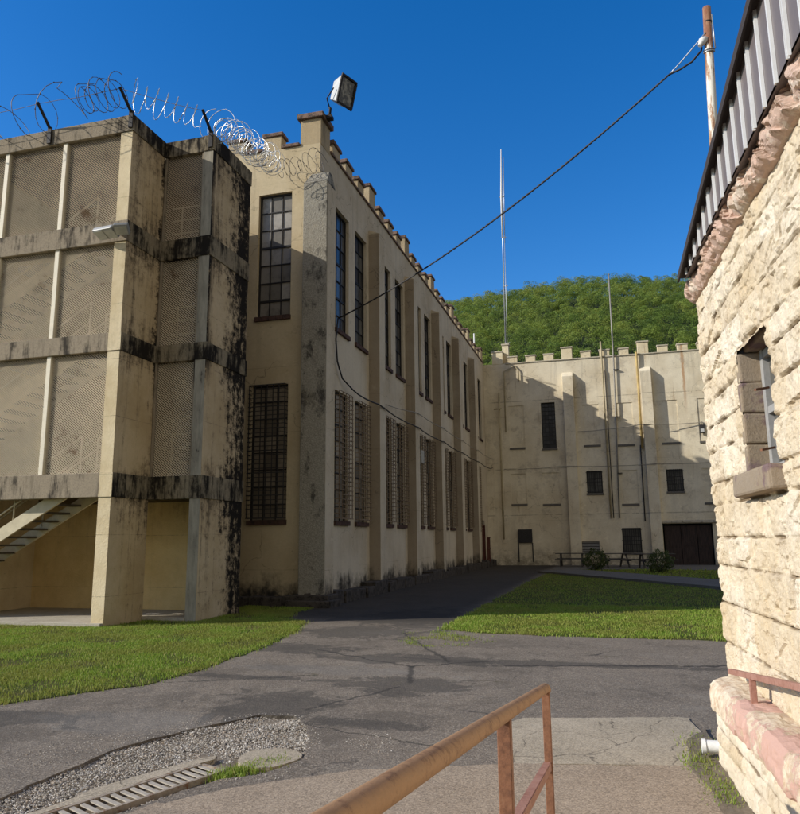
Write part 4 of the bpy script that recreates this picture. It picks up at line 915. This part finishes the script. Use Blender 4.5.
# stair flights behind the screens
for i,zt in enumerate((3.0,6.0,8.5,11)):
    if i==3: break
    zb=(0.08,3.07,6.05)[i]; rise=zt-zb; sl=.6; xt=-10.75; xb=xt-rise/sl
    mb=MB()
    for yy,t in ((13.06,.05),(14.0,.05)):
        mb.add([(xb,yy-t,zb-.02),(xb,yy-t,zb+.26),(xt,yy-t,zt-.0),(xt,yy-t,zt-.30),(xb,yy+t*0,zb-.02),(xb,yy,zb+.26),(xt,yy,zt-.0),(xt,yy,zt-.30)],[(0,3,2,1),(4,5,6,7),(0,4,7,3),(1,2,6,5)])
    so_=keep(mb.build('stair_flight',M['stair']),tw); n=int(rise/.17); mt=MB()
    for k in range(1,n):
        x=xb+(xt-xb)*k/n; z=zb+rise*k/n; mt.box(x-.02,x+.26,13.07,13.98,z-.03,z+.01)
    mt.build('tread',M['tread'],so_)
    mr_=MB()
    for yy in (13.1,13.96):
        for h in (.45,.9): mr_.tube([(xb,yy,zb+h),(xt,yy,zt+h)],.02,6)
        for k in range(4): q=k/3; mr_.tube([(xb+(xt-xb)*q,yy,zb+rise*q),(xb+(xt-xb)*q,yy,zb+rise*q+.9)],.02,6)
    if i<2 or 1: mr_.build('handrail',M['stair'],so_)
    mg=MB()
    if i<2 or 1:
        z0=zt+.05
        for h in (.35,.68,1.0): mg.tube([(-11.3,14.32,z0+h),(-10.03,14.32,z0+h)],.022,6); mg.tube([(-9.66,14.4,z0+h),(-8.7,14.4,z0+h)],.018,6)
        for x in (-11.3,-10.5): mg.tube([(x,14.32,z0),(x,14.32,z0+1.0)],.022,6)
        for x in (-9.4,-8.75): mg.tube([(x,14.4,z0),(x,14.4,z0+1.0)],.018,6)
        if i<3: keep(mg.build('guard_rail',M['stair']),tw)
# lamp pair on the tower front
fl_=thing('security_light','flat pale twin-panel security light under the upper tower band at the corner','light',(-9.9,12.7,8.2))
keep(MB().obox((-10.0,12.5,8.2),Vector((.25,-.02,0)),Vector((.0,.15,-.05)),Vector((.01,.02,.045))).build('housing',M['grey_paint'],bevel=.015),fl_)
for k in range(2): keep(MB().obox((-10.125+.25*k,12.49,8.15),Vector((.11,-.01,0)),Vector((0,.125,-.042)),Vector((0,.003,.006))).build('lens',M['led'],bevel=.004),fl_)
keep(MB().obox((-9.62,12.5,8.24),Vector((.12,.075,.022)),Vector((-.05,.12,-.056)),Vector((.005,.02,.04))).build('housing',M['grey_paint'],bevel=.015),fl_)
keep(MB().obox((-9.62,12.49,8.195),Vector((.10,.06,.02)),Vector((-.04,.10,-.046)),Vector((.0,.003,.006))).build('lens',M['led'],bevel=.004),fl_)
keep(MB().bar((-9.85,12.5,8.24),(-9.85,12.757,8.3),.08).build('bracket',M['grey_paint']),fl_)

# razor wire and its posts
def rpost(b,dy,dz,label):
    t=thing('wire_post',label,'fence post',b,'wire posts leaning out from the tower top')
    keep(MB().bar(b,(b[0],b[1]-dy,b[2]+dz),.055,.04).build('arm',M['angle_iron']),t)
    keep(MB().box(b[0]-.05,b[0]+.05,b[1]-.03,b[1]+.01,b[2]-.36,b[2]+.04).build('foot_plate',M['angle_iron']),t)
rpost((-11.92,12.752,11.1),.45,.42,'dark slanted wire post on the tower front parapet, leftmost')
rpost((-9.74,12.752,11.12),.45,.36,'dark slanted wire post at the outer corner of the tower')
rpost((-8.46,13.995,11.12),.42,.36,'dark slanted wire post on the tower recess corner below the bright coil')
rw=MB(); helix(rw,(-14.5,12.42,11.35),(-10.5,12.42,11.4),.36,.80,.008,.9,.16,seed=3); helix(rw,(-10.8,12.42,11.42),(-9.75,12.4,11.45),.36,.16,.008,.9,.08,seed=4)
rw.tube(wavy([(-16.5,12.33,11.5),(-11.92,12.33,11.5),(-9.74,12.33,11.46)],seed=3),.006,4)
tag(rw.build('razor_wire',M['wire_old']),'loose dark razor wire coil along the tower front parapet','razor wire')
rw=MB(); helix(rw,(-9.6,12.5,11.42),(-8.6,13.7,11.35),.33,.22,.008,.9,.12,seed=6); rw.tube(wavy([(-9.74,12.33,11.46),(-8.46,13.6,11.46)],seed=3),.006,4)
tag(rw.build('razor_wire',M['wire']),'sparse pale razor wire coil between the two tower corners','razor wire')
rw=MB(); helix(rw,(-8.38,14.0,11.38),(-8.4,17.3,12.05),.33,.15,.008,.95,.17,seed=8); helix(rw,(-8.4,14.2,11.32),(-8.4,17.3,12.0),.30,.28,.008,.95,.2,seed=9)
tag(rw.build('razor_wire',M['wire']),'dense bright razor wire coil leading back to the cell block wall','razor wire')
rw=MB(); helix(rw,(-8.5,17.72,12.1),(-7.05,17.55,12.1),.25,.2,.007,.95,.15,seed=11)
tag(rw.build('razor_wire',M['wire_old']),'tangled rusty razor wire end draped over the buttress top','razor wire')

# floodlight on the corner turret
fo=thing('floodlight','large grey box floodlight on a bracket above the cell block corner','floodlight',(-7.2,18.3,13.9))
cn=Vector((-6.78,18.25,14.55)); fn=Vector((.92,-.38,-.28)).normalized(); fx=Vector((0,0,1)).cross(fn).normalized(); fz=fn.cross(fx)
def FP(a,b,c): return cn+fx*a+fz*b+fn*c
mb=MB(); hw,hh=.30,.40
vs=[FP(-hw,-hh,.2),FP(hw,-hh,.2),FP(hw,hh,.2),FP(-hw,hh,.2),FP(-hw*.6,-hh*.62,-.24),FP(hw*.6,-hh*.62,-.24),FP(hw*.6,hh*.75,-.24),FP(-hw*.6,hh*.75,-.24)]
mb.add(vs,[(4,5,1,0),(5,6,2,1),(6,7,3,2),(7,4,0,3),(7,6,5,4)]); keep(mb.build('housing',M['grey_paint'],bevel=.015),fo)
mb=MB()
for a,b,w2,h2 in ((0,hh,hw+.02,.03),(0,-hh,hw+.02,.03),(hw,0,.03,hh-.03),(-hw,0,.03,hh-.03)): mb.obox(FP(a,b,.215),fx*w2,fz*h2,fn*.025)
keep(mb.build('rim',M['angle_iron'],bevel=.006),fo)
keep(MB().quad(FP(-hw+.02,-hh+.02,.20),FP(hw-.02,-hh+.02,.20),FP(hw-.02,hh-.02,.20),FP(-hw+.02,hh-.02,.20)).build('lens',M['lampglass']),fo)
mb=MB(); mb.tube([FP(-hw-.04,0,.0),FP(-hw-.04,-.3,-.2),FP(-.1,-.45,-.28)],.02,6); mb.tube([FP(-.1,-.45,-.28),(-7.15,18.3,14.15),(-7.18,18.3,13.85)],.04,8); mb.box(-7.3,-7.08,18.2,18.4,13.80,13.9)
keep(mb.build('bracket',M['angle_iron']),fo)

# ------------------------------------------------------------------ utility pole and overhead cable
up_=thing('utility_pole','weathered pole with peeling white paint rising behind the stone building','utility pole',(2.1,14,0))
keep(MB().tube([(2.1,14,0),(2.38,14,9.17),(2.47,14,11.95)],[.11,.085,.078],14).build('pole',M['pole']),up_)
keep(MB().tube([(2.40,13.98,11.25),(2.33,13.95,11.2),(2.27,13.93,11.1)],[.07,.085,.04],8).build('insulator',M['white_paint']),up_)
mb=MB()
for z in (10.98,11.02): mb.tube([(2.44+.1*math.cos(a),14+.1*math.sin(a),z+.03*math.sin(a)) for a in [k*math.pi/6 for k in range(13)]],.012,5)
mb.tube([(2.54,13.95,11.75),(2.55,13.95,11.0)],.012,5); keep(mb.build('strap',M['mast']),up_)
keep(MB().tube([(2.465,14,11.6),(2.467,14,11.63)],.084,14).build('band',M['angle_iron']),up_)
A=Vector((-7.28,19.45,8.10)); B=Vector((2.40,13.93,11.25)); J=A.lerp(B,.93); J.z-=.18
def cat(a,b,sag,n=40): return [a.lerp(b,i/n)-Vector((0,0,sag*4*(i/n)*(1-i/n))) for i in range(n+1)]
oc=thing('overhead_cable','twisted black service cable slung from the pole to the cell block','cable',A)
main=cat(A,J,.42,60); mb=MB(); mb.tube(main,.016,6)
for ph in (0,2.1,4.2):
    mb.tube([p+Vector((math.cos(k*1.1+ph)*.016,0,math.sin(k*1.1+ph)*.016)) for k,p in enumerate([main[int(i/3)].lerp(main[min(60,int(i/3)+1)],(i%3)/3) for i in range(181)])],.011,4,cap=False)
keep(mb.build('strand',M['black_rubber']),oc)
keep(MB().tube(cat(J,B+Vector((0,0,.12)),.02,8),.013,5).build('messenger',M['mast']),oc)
lo=[J+Vector((0,0,0)),J.lerp(B,.3)+Vector((0,0,-.12)),J.lerp(B,.6)+Vector((0,0,-.2)),J.lerp(B,.85)+Vector((0,0,-.16)),Vector((2.30,13.92,11.05))]
keep(MB().tube(lo,.022,6).build('strand',M['black_rubber']),oc)

# ------------------------------------------------------------------ stone building on the right
sb=thing('stone_building','rock-faced cream stone building with striped metal parapet at right','building',(.86,6.6,0))
TH=.0597; wl_=math.hypot(TH,1); wd=Vector((TH/wl_,-1/wl_,0)); wn=Vector((-1/wl_,-TH/wl_,0)); O=Vector((.68,6.13,0))
def WP(u,off,z): p=O+wd*u-wn*off; return Vector((p.x,p.y,z))    # off = distance behind the plinth face
U0=-.50; CORN=.2
joints=[.30,.59,.82,1.13,1.42,1.64,1.90,2.07,2.33,2.54,2.75,2.93,3.18,3.37,3.55,3.70]
win=(.79,1.50,2.05,2.90)   # u0,u1,z0,z1
rj=random.Random(21); vj=[]
for j in range(len(joints)-1):
    x=U0+rj.uniform(.25,.6); l=[]
    while x<9: l.append(x); x+=rj.uniform(.5,1.25)
    vj.append(l)
STN=[]
def facade_disp(u,z,js,vs_,bul=.034,amp=.05,gap=.006):
    j=0
    for q in range(len(js)-1):
        if js[q]<=z: j=q
    dz=min(z-js[j],js[j+1]-z)
    du=min([abs(u-x) for x in vs_[j]]+[u-U0+.05 if u-U0+.05>0 else .0])
    k=sum(1 for x in vs_[j] if x<u)
    wob=.014*mnoise.noise((u*5,z*5,2))+.006*mnoise.noise((u*19,z*19,6))
    d=max(0,min(dz+wob,(du+wob)*1.3+.003))
    b=1-math.exp(-d/gap)
    rs=mnoise.noise((k*7.3+j*3.1,j*5.7,1.5))
    fac=0
    for sc_,am in ((3.2,.026),(7.5,.014),(19.0,.006)):
        q=Vector((u*sc_*.8+k*5.3,z*sc_*1.25+j*3.7,sc_)); pt=mnoise.voronoi(q)[1][0]; hv=mnoise.noise_vector(pt*3.7); e=q-pt
        fac+=am*(hv.z*1.2+1.3*(e.x*hv.x+e.y*hv.y))
    f2=mnoise.fractal((u*11+k,z*13,3),.9,2.1,4)
    edge=min(1,d/.03); fac=.028*math.tanh(fac/.028)*.8
    f3=mnoise.fractal((u*38,z*42+k,1),.7,2.1,2)
    ch=mnoise.noise((u*6+k*2,z*8,4)); chip=-.016*min(1,max(0,(ch-.28)*6))
    STN.append((min(1,d/.016), .5+.5*mnoise.noise((k*3.7+j*9.1,j*2.3,8)), min(1,max(0,(d-.0)/.09)), 1))
    return b*(bul+.020*rs)+edge*(fac*amp/.05+.006*f2+.003*f3+chip)
def facade(name,u0,u1,z0,z1,du,dz,off,fn_,mat,hole=None,extra_u=()):
    us=list(np.arange(u0,u1,du))+[u1]; zs=list(np.arange(z0,z1,dz))+[z1]
    if hole: us=sorted(set([round(x,4) for x in us if min(abs(x-hole[0]),abs(x-hole[1]))>du*.3]+[hole[0],hole[1]])); zs=sorted(set([round(x,4) for x in zs if min(abs(x-hole[2]),abs(x-hole[3]))>dz*.3]+[hole[2],hole[3]]))
    V=[];nu=len(us);nz=len(zs); STN.clear()
    for z in zs:
        for u in us: V.append(WP(u,off-fn_(u,z),z))
    Fc=[]
    for j in range(nz-1):
        for i in range(nu-1):
            if hole and hole[0]-1e-4<=us[i]<hole[1]-1e-4 and hole[2]-1e-4<=zs[j]<hole[3]-1e-4: continue
            a=j*nu+i; Fc.append((a,a+nu,a+nu+1,a+1))
    return np.array([tuple(v) for v in V]),np.array(Fc)
def stone_attr(o):
    if len(STN)==len(o.data.vertices):
        a=o.data.color_attributes.new('stone','FLOAT_COLOR','POINT'); a.data.foreach_set('color',np.array(STN,np.float32).ravel())
    return o
# front face, finer where it is close to the picture
v,f=facade('wall',U0,3.4,.3,3.70,.0105,.0105,.24,lambda u,z:facade_disp(u,z,joints,vj),M['stone'],win)
keep(stone_attr(np_obj('wall',v,f,M['stone'],None,False)),sb)
v,f=facade('wall',3.4,9.5,.3,3.70,.05,.04,.24,lambda u,z:facade_disp(u,z,joints,vj),M['stone'])
keep(stone_attr(np_obj('wall',v,f,M['stone'],None,False)),sb)
# rounded quoin edge turning to the far end wall
qv=[];qf=[]; zs=np.arange(.0,3.66,.03); na=9
for j,z in enumerate(zs):
    d=facade_disp(U0+.001,max(.31,z),joints,vj)
    for k in range(na):
        a=k/(na-1); w_=1-math.exp(-min(abs(z-q) for q in joints)/.025)
        n=mnoise.fractal((k*.4,z*5,9),.9,2,4)*.02
        if k<4: p=WP(U0-.045*w_*math.sin(k/3*1.57)+n*w_*(k/3),.24-d+ (d+.02)*(1-math.cos(k/3*1.57)),z)
        else: p=WP(U0-.045*w_+n*w_,.26+ (k-3)*.9,z)
        qv.append(tuple(p))
for j in range(len(zs)-1):
    for k in range(na-1): a=j*na+k; qf.append((a,a+1,a+na+1,a+na))
keep(np_obj('end_wall',np.array(qv),np.array(qf),M['stone_plain'],None,True),sb)
# cornice
cz0,cz1=3.685,3.885
def corn(u,z):
    t=min(1,max(0,(z-cz0)/(cz1-cz0))); prof=math.sin(t*math.pi)**.42*.115*(.86+.14*t)
    k=math.floor((u+9)/.55); du=abs((u+9)/.55-k-.5)*.55
    fac=0
    for sc_,am in ((4.5,.03),(13.0,.018)):
        q=Vector((u*sc_,z*sc_*1.3+k*3.7,sc_)); pt=mnoise.voronoi(q)[1][0]; hv=mnoise.noise_vector(pt*3.7); e=q-pt; fac+=am*(hv.z*1.2+1.3*(e.x*hv.x+e.y*hv.y))
    return prof+(fac*1.35+.006*mnoise.fractal((u*14,z*17,4),.9,2.1,3))*min(1,6*t*(1-t)+.05)-.035-(.02 if du>.268 else 0)
v,f=facade('cornice',U0-.06,9.5,cz0,cz1,.014,.010,.2,corn,M['stone_pink']); keep(np_obj('cornice',v,f,M['stone_pink'],None,False),sb)
mb=MB(); mb.quad(WP(U0-.06,.2,cz0),WP(U0-.06,.2,cz1),WP(U0-.06,.8,cz1),WP(U0-.06,.8,cz0)); keep(mb.build('cornice_return',M['stone_pink']),sb)
# metal parapet: rises from nothing at the far corner
S=.205; UE=-.30
def ztop(u): return 3.86+S*(u-UE)+.02
mb=MB(); mb.quad(WP(UE,.10,3.86),WP(9,.10,3.86),WP(9,.10,ztop(9)),WP(UE,.10,ztop(UE))); mb.quad(WP(9,.10,3.86),WP(9,6,3.86),WP(9,6,ztop(9)),WP(9,.10,ztop(9)))
mb.quad(WP(UE,.1,ztop(UE)),WP(9,.1,ztop(9)),WP(9,6,ztop(9)),WP(UE,6,ztop(UE))); mb.quad(WP(UE,.10,3.86),WP(UE,6,3.86),WP(UE,6,ztop(UE)),WP(UE,.1,ztop(UE)))
keep(mb.build('metal_sheet',M['sheet']),sb)
u=-.19; k=0
while u<4.6:
    w_=.030; mb=MB()
    d=(.099,.068)
    for s0,s1 in (((-.019,-.006),(.004,.019)) if k%3==2 else ((-.013,.013),)):
        a0,a1=u+s0,u+s1
        mb.add([WP(a0,.099,3.835),WP(a1,.099,3.835),WP(a1-.004,.083,3.835),WP(a0+.004,.083,3.835),WP(a0,.099,ztop(a0)-.01),WP(a1,.099,ztop(a1)-.01),WP(a1-.004,.083,ztop(a1)-.01),WP(a0+.004,.083,ztop(a0)-.01)],[(0,1,2,3),(4,7,6,5),(0,4,5,1),(1,5,6,2),(2,6,7,3),(3,7,4,0)])
    keep(mb.build('metal_rib',M['rib']),sb); u+=.2075; k+=1
mb=MB(); 
def trimbox(u0,u1,o0,o1,za,zb):
    mb.add([WP(u0,o1,ztop(u0)+za),WP(u1,o1,ztop(u1)+za),WP(u1,o0,ztop(u1)+za),WP(u0,o0,ztop(u0)+za),WP(u0,o1,ztop(u0)+zb),WP(u1,o1,ztop(u1)+zb),WP(u1,o0,ztop(u1)+zb),WP(u0,o0,ztop(u0)+zb)],[(0,1,2,3),(4,7,6,5),(0,4,5,1),(1,5,6,2),(2,6,7,3),(3,7,4,0)])
trimbox(UE-.05,9,.045,.16,-.012,.018); trimbox(UE-.05,9,.045,.058,-.045,-.0125); keep(mb.build('trim',M['trim']),sb)
mb=MB().quad(WP(UE,.155,3.858),WP(9,.155,3.858),WP(9,.095,3.83),WP(UE,.095,3.83)); keep(mb.build('drip_edge',M['sheet']),sb)
# window: reveals, lintel, sill, frame, panes
u0,u1,z0,z1=win
wo=MB(); dp=.50
wo.add([WP(u0,.17,z0),WP(u0,dp,z0),WP(u0,dp,z1),WP(u0,.17,z1)],[(0,1,2,3)])
nz=4
fr=MB()
for a,b in ((u0+.01,u0+.07),(u1-.07,u1-.01),((u0+u1)/2-.02,(u0+u1)/2+.02)): fr.obox(WP((a+b)/2,.365,(z0+z1)/2),wd*(b-a)/2,wn*.03,Vector((0,0,(z1-z0)/2)))
for zz in (z0+.04,(z0+z1)/2,z1-.04): fr.obox(WP((u0+u1)/2,.368,zz),wd*((u1-u0)/2-.06),wn*.026,Vector((0,0,.025)))
wroot=keep(fr.build('window',M['frame_grey'],bevel=.004),sb)
for k in range(nz):
    a=z0+(z1-z0)*k/nz; b=z0+(z1-z0)*(k+1)/nz-.008
    MB().obox((WP(u0-.03,.275,(a+b)/2)),wd*.045,wn*.075,Vector((0,0,(b-a)/2))).build('jamb_stone',M['stone_grey'],wroot,bevel=.012,jitter=.006)
    MB().obox((WP(u1+.03,.33,(a+b)/2)),wd*.03,wn*.10,Vector((0,0,(b-a)/2))).build('jamb_stone',M['stone_grey'],wroot,bevel=.012,jitter=.006)
MB().obox(WP((u0+u1)/2,.33,z1+.05),wd*((u1-u0)/2+.03),wn*.085,Vector((0,0,.055))).build('lintel',M['stone_grey'],wroot,bevel=.015)
sl_=MB(); n=14
sl_.obox(WP((u0+u1)/2-.03,.235,1.985),wd*((u1-u0)/2+.10),wn*.115,Vector((0,0,.072))); sl_.build('sill',M['stone_grey'],wroot,bevel=.02,jitter=.008)
for zz in (2.22,2.62): MB().bar(WP(u0+.12,.345,zz),WP(u0+.17,.25,zz-.02),.02,.015).build('bracket',M['rail_post'],wroot)
MB().quad(WP(u0,.377,z0),WP(u1,.377,z0),WP(u1,.377,z1),WP(u0,.377,z1)).build('pane',M['pane_dark'],wroot)
# roof and far faces
mb=MB(); mb.quad(WP(9.4,.3,0),WP(9.4,8,0),WP(9.4,8,3.9),WP(9.4,.3,3.9)); mb.quad(WP(-.5,8,0),WP(9.4,8,0),WP(9.4,8,5),WP(-.5,8,5)); mb.quad(WP(-.5,.8,3.87),WP(9.4,.8,3.87),WP(9.4,8,3.87),WP(-.5,8,3.87)); keep(mb.build('rear_wall',M['stone_plain']),sb)
# plinth (cheek wall) with pink coping
pj=[-.08,.0,.16,.275,.40]; pvj=[[x for x in np.arange(.35+.2*j,9,.62)] for j in range(len(pj)-1)]
v,f=facade('plinth',-.02,4.0,-.06,.40,.014,.014,.02,lambda u,z:facade_disp(u,z,pj,pvj,.028,.02,.015)*(.3+.7*min(1,max(0,(u+.02)/.05))),M['stone']); keep(stone_attr(np_obj('plinth',v,f,M['stone'],None,False)),sb)
mb=MB(); mb.quad(WP(-.02,.02,-.06),WP(-.02,.02,.4),WP(-.46,.25,.4),WP(-.46,.25,-.06)); keep(mb.build('plinth_end',M['stone_plain']),sb)
cv=[];cf=[]; prof=[(.015,.385),(-.018,.40),(-.03,.44),(-.03,.52),(-.018,.57),(.01,.598),(.06,.61),(.24,.605)]
fine=[]
for a_,b_ in zip(prof[:-1],prof[1:]):
    k_=max(1,int(math.hypot(b_[0]-a_[0],b_[1]-a_[1])/.018)); fine+=[(a_[0]+(b_[0]-a_[0])*q_/k_,a_[1]+(b_[1]-a_[1])*q_/k_) for q_ in range(k_)]
prof=fine+[prof[-1]]
us=list(np.arange(-.44,3.0,.018))+list(np.arange(3.0,4.2,.06)); npf=len(prof)
for u in us:
    for (o,z) in prof:
        e=max(0,(.0-u))*.5           # the end is cut back on a slant
        drop=.0 if u>-.02 else 0
        n=.016*mnoise.fractal((u*6,o*9,z*9),.9,2,4)
        q_=Vector((u*6,o*14,z*14)); pt=mnoise.voronoi(q_)[1][0]; hv=mnoise.noise_vector(pt*3.7); n+=.010*(hv.z+1.1*((q_-pt).x*hv.x+(q_-pt).z*hv.y))
        jn=abs(((u+.2)/.85)%1-.5)*.85; n-=(.014 if jn<.012 else 0)
        cv.append(tuple(WP(u,min(.26,o+e+n*.7),z+n*.6-(.03*max(0,-u)/.4 if z>.5 else 0))))
for i in range(len(us)-1):
    for j in range(npf-1): a=i*npf+j; cf.append((a,a+1,a+npf+1,a+npf))
keep(np_obj('coping',np.array(cv),np.array(cf),M['coping'],None,False),sb)
# drain pipe stub
dp_=thing('drain_pipe','short white plastic drain pipe poking from the stone plinth','pipe',(.66,6.3,.10))
pa=[WP(-.10,.12,.105),WP(-.12,-.09,.10)]
keep(MB().tube(pa,.045,16,cap=False).build('pipe',M['white_paint']),dp_)
keep(MB().tube([pa[1]-(pa[1]-pa[0])*.12,pa[1]+(pa[1]-pa[0])*.02],.052,16,cap=False).build('collar',M['white_paint']),dp_)
keep(MB().tube([pa[1]-(pa[1]-pa[0])*.3,pa[1]-(pa[1]-pa[0])*.32],.043,16).build('bore',M['void']),dp_)

# ------------------------------------------------------------------ railings
B0=Vector((-.34,3.80,.93)); A0=Vector((-.345,2.45,1.105)); rd=(A0-B0).normalized()
rl=thing('handrail','rust-brown pipe handrail in the foreground with two square posts and lower rail','handrail',(-.34,3.8,0))
Nn=B0+rd*4.2
pts=[B0+Vector((0,.02,-.012))]+[B0+rd*t for t in (.02,.5,1.37,2.0,3.0,4.2)]
keep(MB().tube(pts,.0235,16).build('top_rail',M['rail']),rl)
for t,hw_ in ((.012,.0185),(1.42,.021),(2.9,.021)):
    p=B0+rd*t; gz=0 if p.y>4.4 else min(.36,(4.45-p.y)*.109)
    keep(MB().box(p.x-hw_,p.x+hw_,p.y-hw_,p.y+hw_,gz-.02,p.z-.012).build('post',M['rail_post'],bevel=.003),rl)
lr=B0-Vector((0,0,.352)); mb=MB(); q0=lr+rd*.03; q1=lr+rd*4.0
mb.bar(q0+Vector((.012,0,0)),q1+Vector((.012,0,0)),.004,.034); mb.bar(q0+Vector((-.004,0,.017)),q1+Vector((-.004,0,.017)),.030,.004); mb.bar(q0+Vector((-.02,0,0)),q1+Vector((-.02,0,0)),.004,.034)
keep(mb.build('lower_rail',M['rail_pink']),rl)
rr_=thing('wall_handrail','brown-pink square handrail on the pink coping beside the stone wall','handrail',(.81,5.3,.6))
a=Vector((.785,5.93,.695)); b=Vector((.90,4.0,.93)); d=(b-a)
keep(MB().bar(a,a+d*2.4,.040,.036).build('top_rail',M['rail_pink'],bevel=.003),rr_)
for t in (.33,1.25,2.2):
    p=a+d*t; keep(MB().box(p.x-.019,p.x+.019,p.y-.019,p.y+.019,.58,p.z-.015).build('post',M['rail_pink'],bevel=.003),rr_)

# ------------------------------------------------------------------ picnic tables and shrubs at the end of the yard
def picnic(label,loc,rot=0,w=1.8):
    t=thing('picnic_table',label,'picnic table',loc,'picnic tables by the end building'); t.rotation_euler=(0,0,rot)
    m_=MB()
    for k in range(5): m_.box(-w/2,w/2,-.36+k*.145,-.225+k*.145,.72,.76)
    m_.build('table_top',M['wood_dark'],t,bevel=.005)
    for s in (-1,1):
        m_=MB(); m_.box(-w/2,w/2,s*.72-.13,s*.72-.005,.42,.46); m_.box(-w/2,w/2,s*.72+.005,s*.72+.13,.42,.46); m_.build('bench',M['wood_dark'],t,bevel=.005)
        x=s*(w/2-.3); [MB().bar((x,q*.68,0),(x,q*.22,.72),.045,.09,(1,0,0)).build('leg',M['wood_dark'],t) for q in (-1,1)]
        m_=MB(); m_.bar((x+.05,-.85,.38),(x+.05,.85,.38),.045,.09,(0,0,1)); m_.build('crossbar',M['wood_dark'],t)
picnic('dark picnic table left of the round shrubs, leftmost',(-2.15,44.2,.02))
picnic('dark picnic table standing between the two round shrubs',(.2,43.3,.02),.35)
picnic('dark picnic table behind the right-hand round shrub',(2.3,42.0,.02),.15,2.0)
def shrub(label,loc,r,seed):
    t=thing('shrub',label,'shrub',loc,'round shrubs by the end building'); rr=np.random.default_rng(seed); n=2600
    d=rr.normal(0,1,(n,3)); d/=np.linalg.norm(d,axis=1)[:,None]; rad=r*(.55+.45*rr.random(n)**.4)*(1+.38*np.array([mnoise.noise(Vector(q)*2.2) for q in d]))
    c=d*rad[:,None]*np.array([1,1,.86])+np.array([0,0,r*.86])
    a=rr.normal(0,1,(n,3)); a/=np.linalg.norm(a,axis=1)[:,None]; b=np.cross(a,rr.normal(0,1,(n,3))); b/=np.linalg.norm(b,axis=1)[:,None]; s=rr.uniform(.025,.05,(n,1))
    V=np.stack([c-a*s,c+b*s*.5,c+a*s,c-b*s*.5],1).reshape(-1,3); o=np_obj('crown',V,np.arange(n*4).reshape(-1,4),M['shrub'],t)
    m_=MB()
    for k in range(6): an=k*1.05; m_.tube([(0,0,-.05),(.1*math.cos(an),.1*math.sin(an),r*.4),(r*.55*math.cos(an),r*.55*math.sin(an),r*1.1)],[.03,.02,.008],5)
    m_.build('stem',M['bark'],t)
shrub('round clipped shrub on the kerb lawn, left one of the two',(-.72,39.2,0),.62,1)
shrub('round clipped shrub on the kerb lawn, right one nearer the door',(2.2,36.4,0),.60,2)

# ------------------------------------------------------------------ wooded hill
def hz(x,y):
    y2=y+.0006*(x-5)**2*1.2
    if y2<150: h=26*max(0,(y2-75))/75
    elif y2<290: h=26+(y2-150)*.515
    else: h=26+140*.515-((y2-290)/60)**2*6
    return h-(max(0,-x-5)*.085+max(0,x-10)*.13)*min(1,max(0,(y-75)/200))+2.5*mnoise.noise((x*.02,y*.02,1))
gx=np.arange(-260,261,10.); gy=np.arange(70,460,8.); V=[(x,y,max(-1,hz(x,y))-.5) for y in gy for x in gx]; nx=len(gx)
Fc=[(j*nx+i,j*nx+i+1,(j+1)*nx+i+1,(j+1)*nx+i) for j in range(len(gy)-1) for i in range(nx-1)]
tag(np_obj('hill',np.array(V),np.array(Fc),M['hill'],None,True),kind='structure')
rg=np.random.default_rng(12); VV=[]
y=175.
while y<312:
    x=-75+rg.uniform(0,6)
    while x<55:
        X=x+rg.uniform(-2.2,2.2); Y_=y+rg.uniform(-2.2,2.2); z=hz(X,Y_); H=rg.uniform(6.2,8.8); r=rg.uniform(2.0,3.5)
        nl_=int(rg.integers(6,10)); nlf=1300
        lc=np.stack([rg.normal(0,r*.40,nl_),rg.normal(0,r*.40,nl_),H*rg.uniform(.5,.95,nl_)],1); lr_=r*rg.uniform(.42,.66,nl_)
        w_=rg.integers(0,nl_,nlf); d=rg.normal(0,1,(nlf,3)); d/=np.linalg.norm(d,axis=1)[:,None]; d[:,2]=np.where(d[:,2]<-.35,-d[:,2],d[:,2])
        c=lc[w_]+d*(lr_[w_]*rg.uniform(.86,1.05,nlf))[:,None]*np.array([1,1,.8])
        nrm=d+rg.normal(0,.55,(nlf,3)); nrm/=np.linalg.norm(nrm,axis=1)[:,None]
        a=np.cross(nrm,rg.normal(0,1,(nlf,3))); a/=np.linalg.norm(a,axis=1)[:,None]; b=np.cross(nrm,a); s=rg.uniform(.07,.15,(nlf,1))
        c=c+np.array([X,Y_,z])
        VV.append(np.stack([c-a*s,c+b*s*.7,c+a*s*.9,c-b*s*.8],1).reshape(-1,3))
        x+=rg.uniform(3.9,5.6)
    y+=4.4
VV=np.concatenate(VV); fo_=np_obj('forest',VV,np.arange(len(VV)).reshape(-1,4),M['forest'])
tag(fo_,'dense sunlit green woodland covering the hill behind the roofs','woodland',kind='stuff')
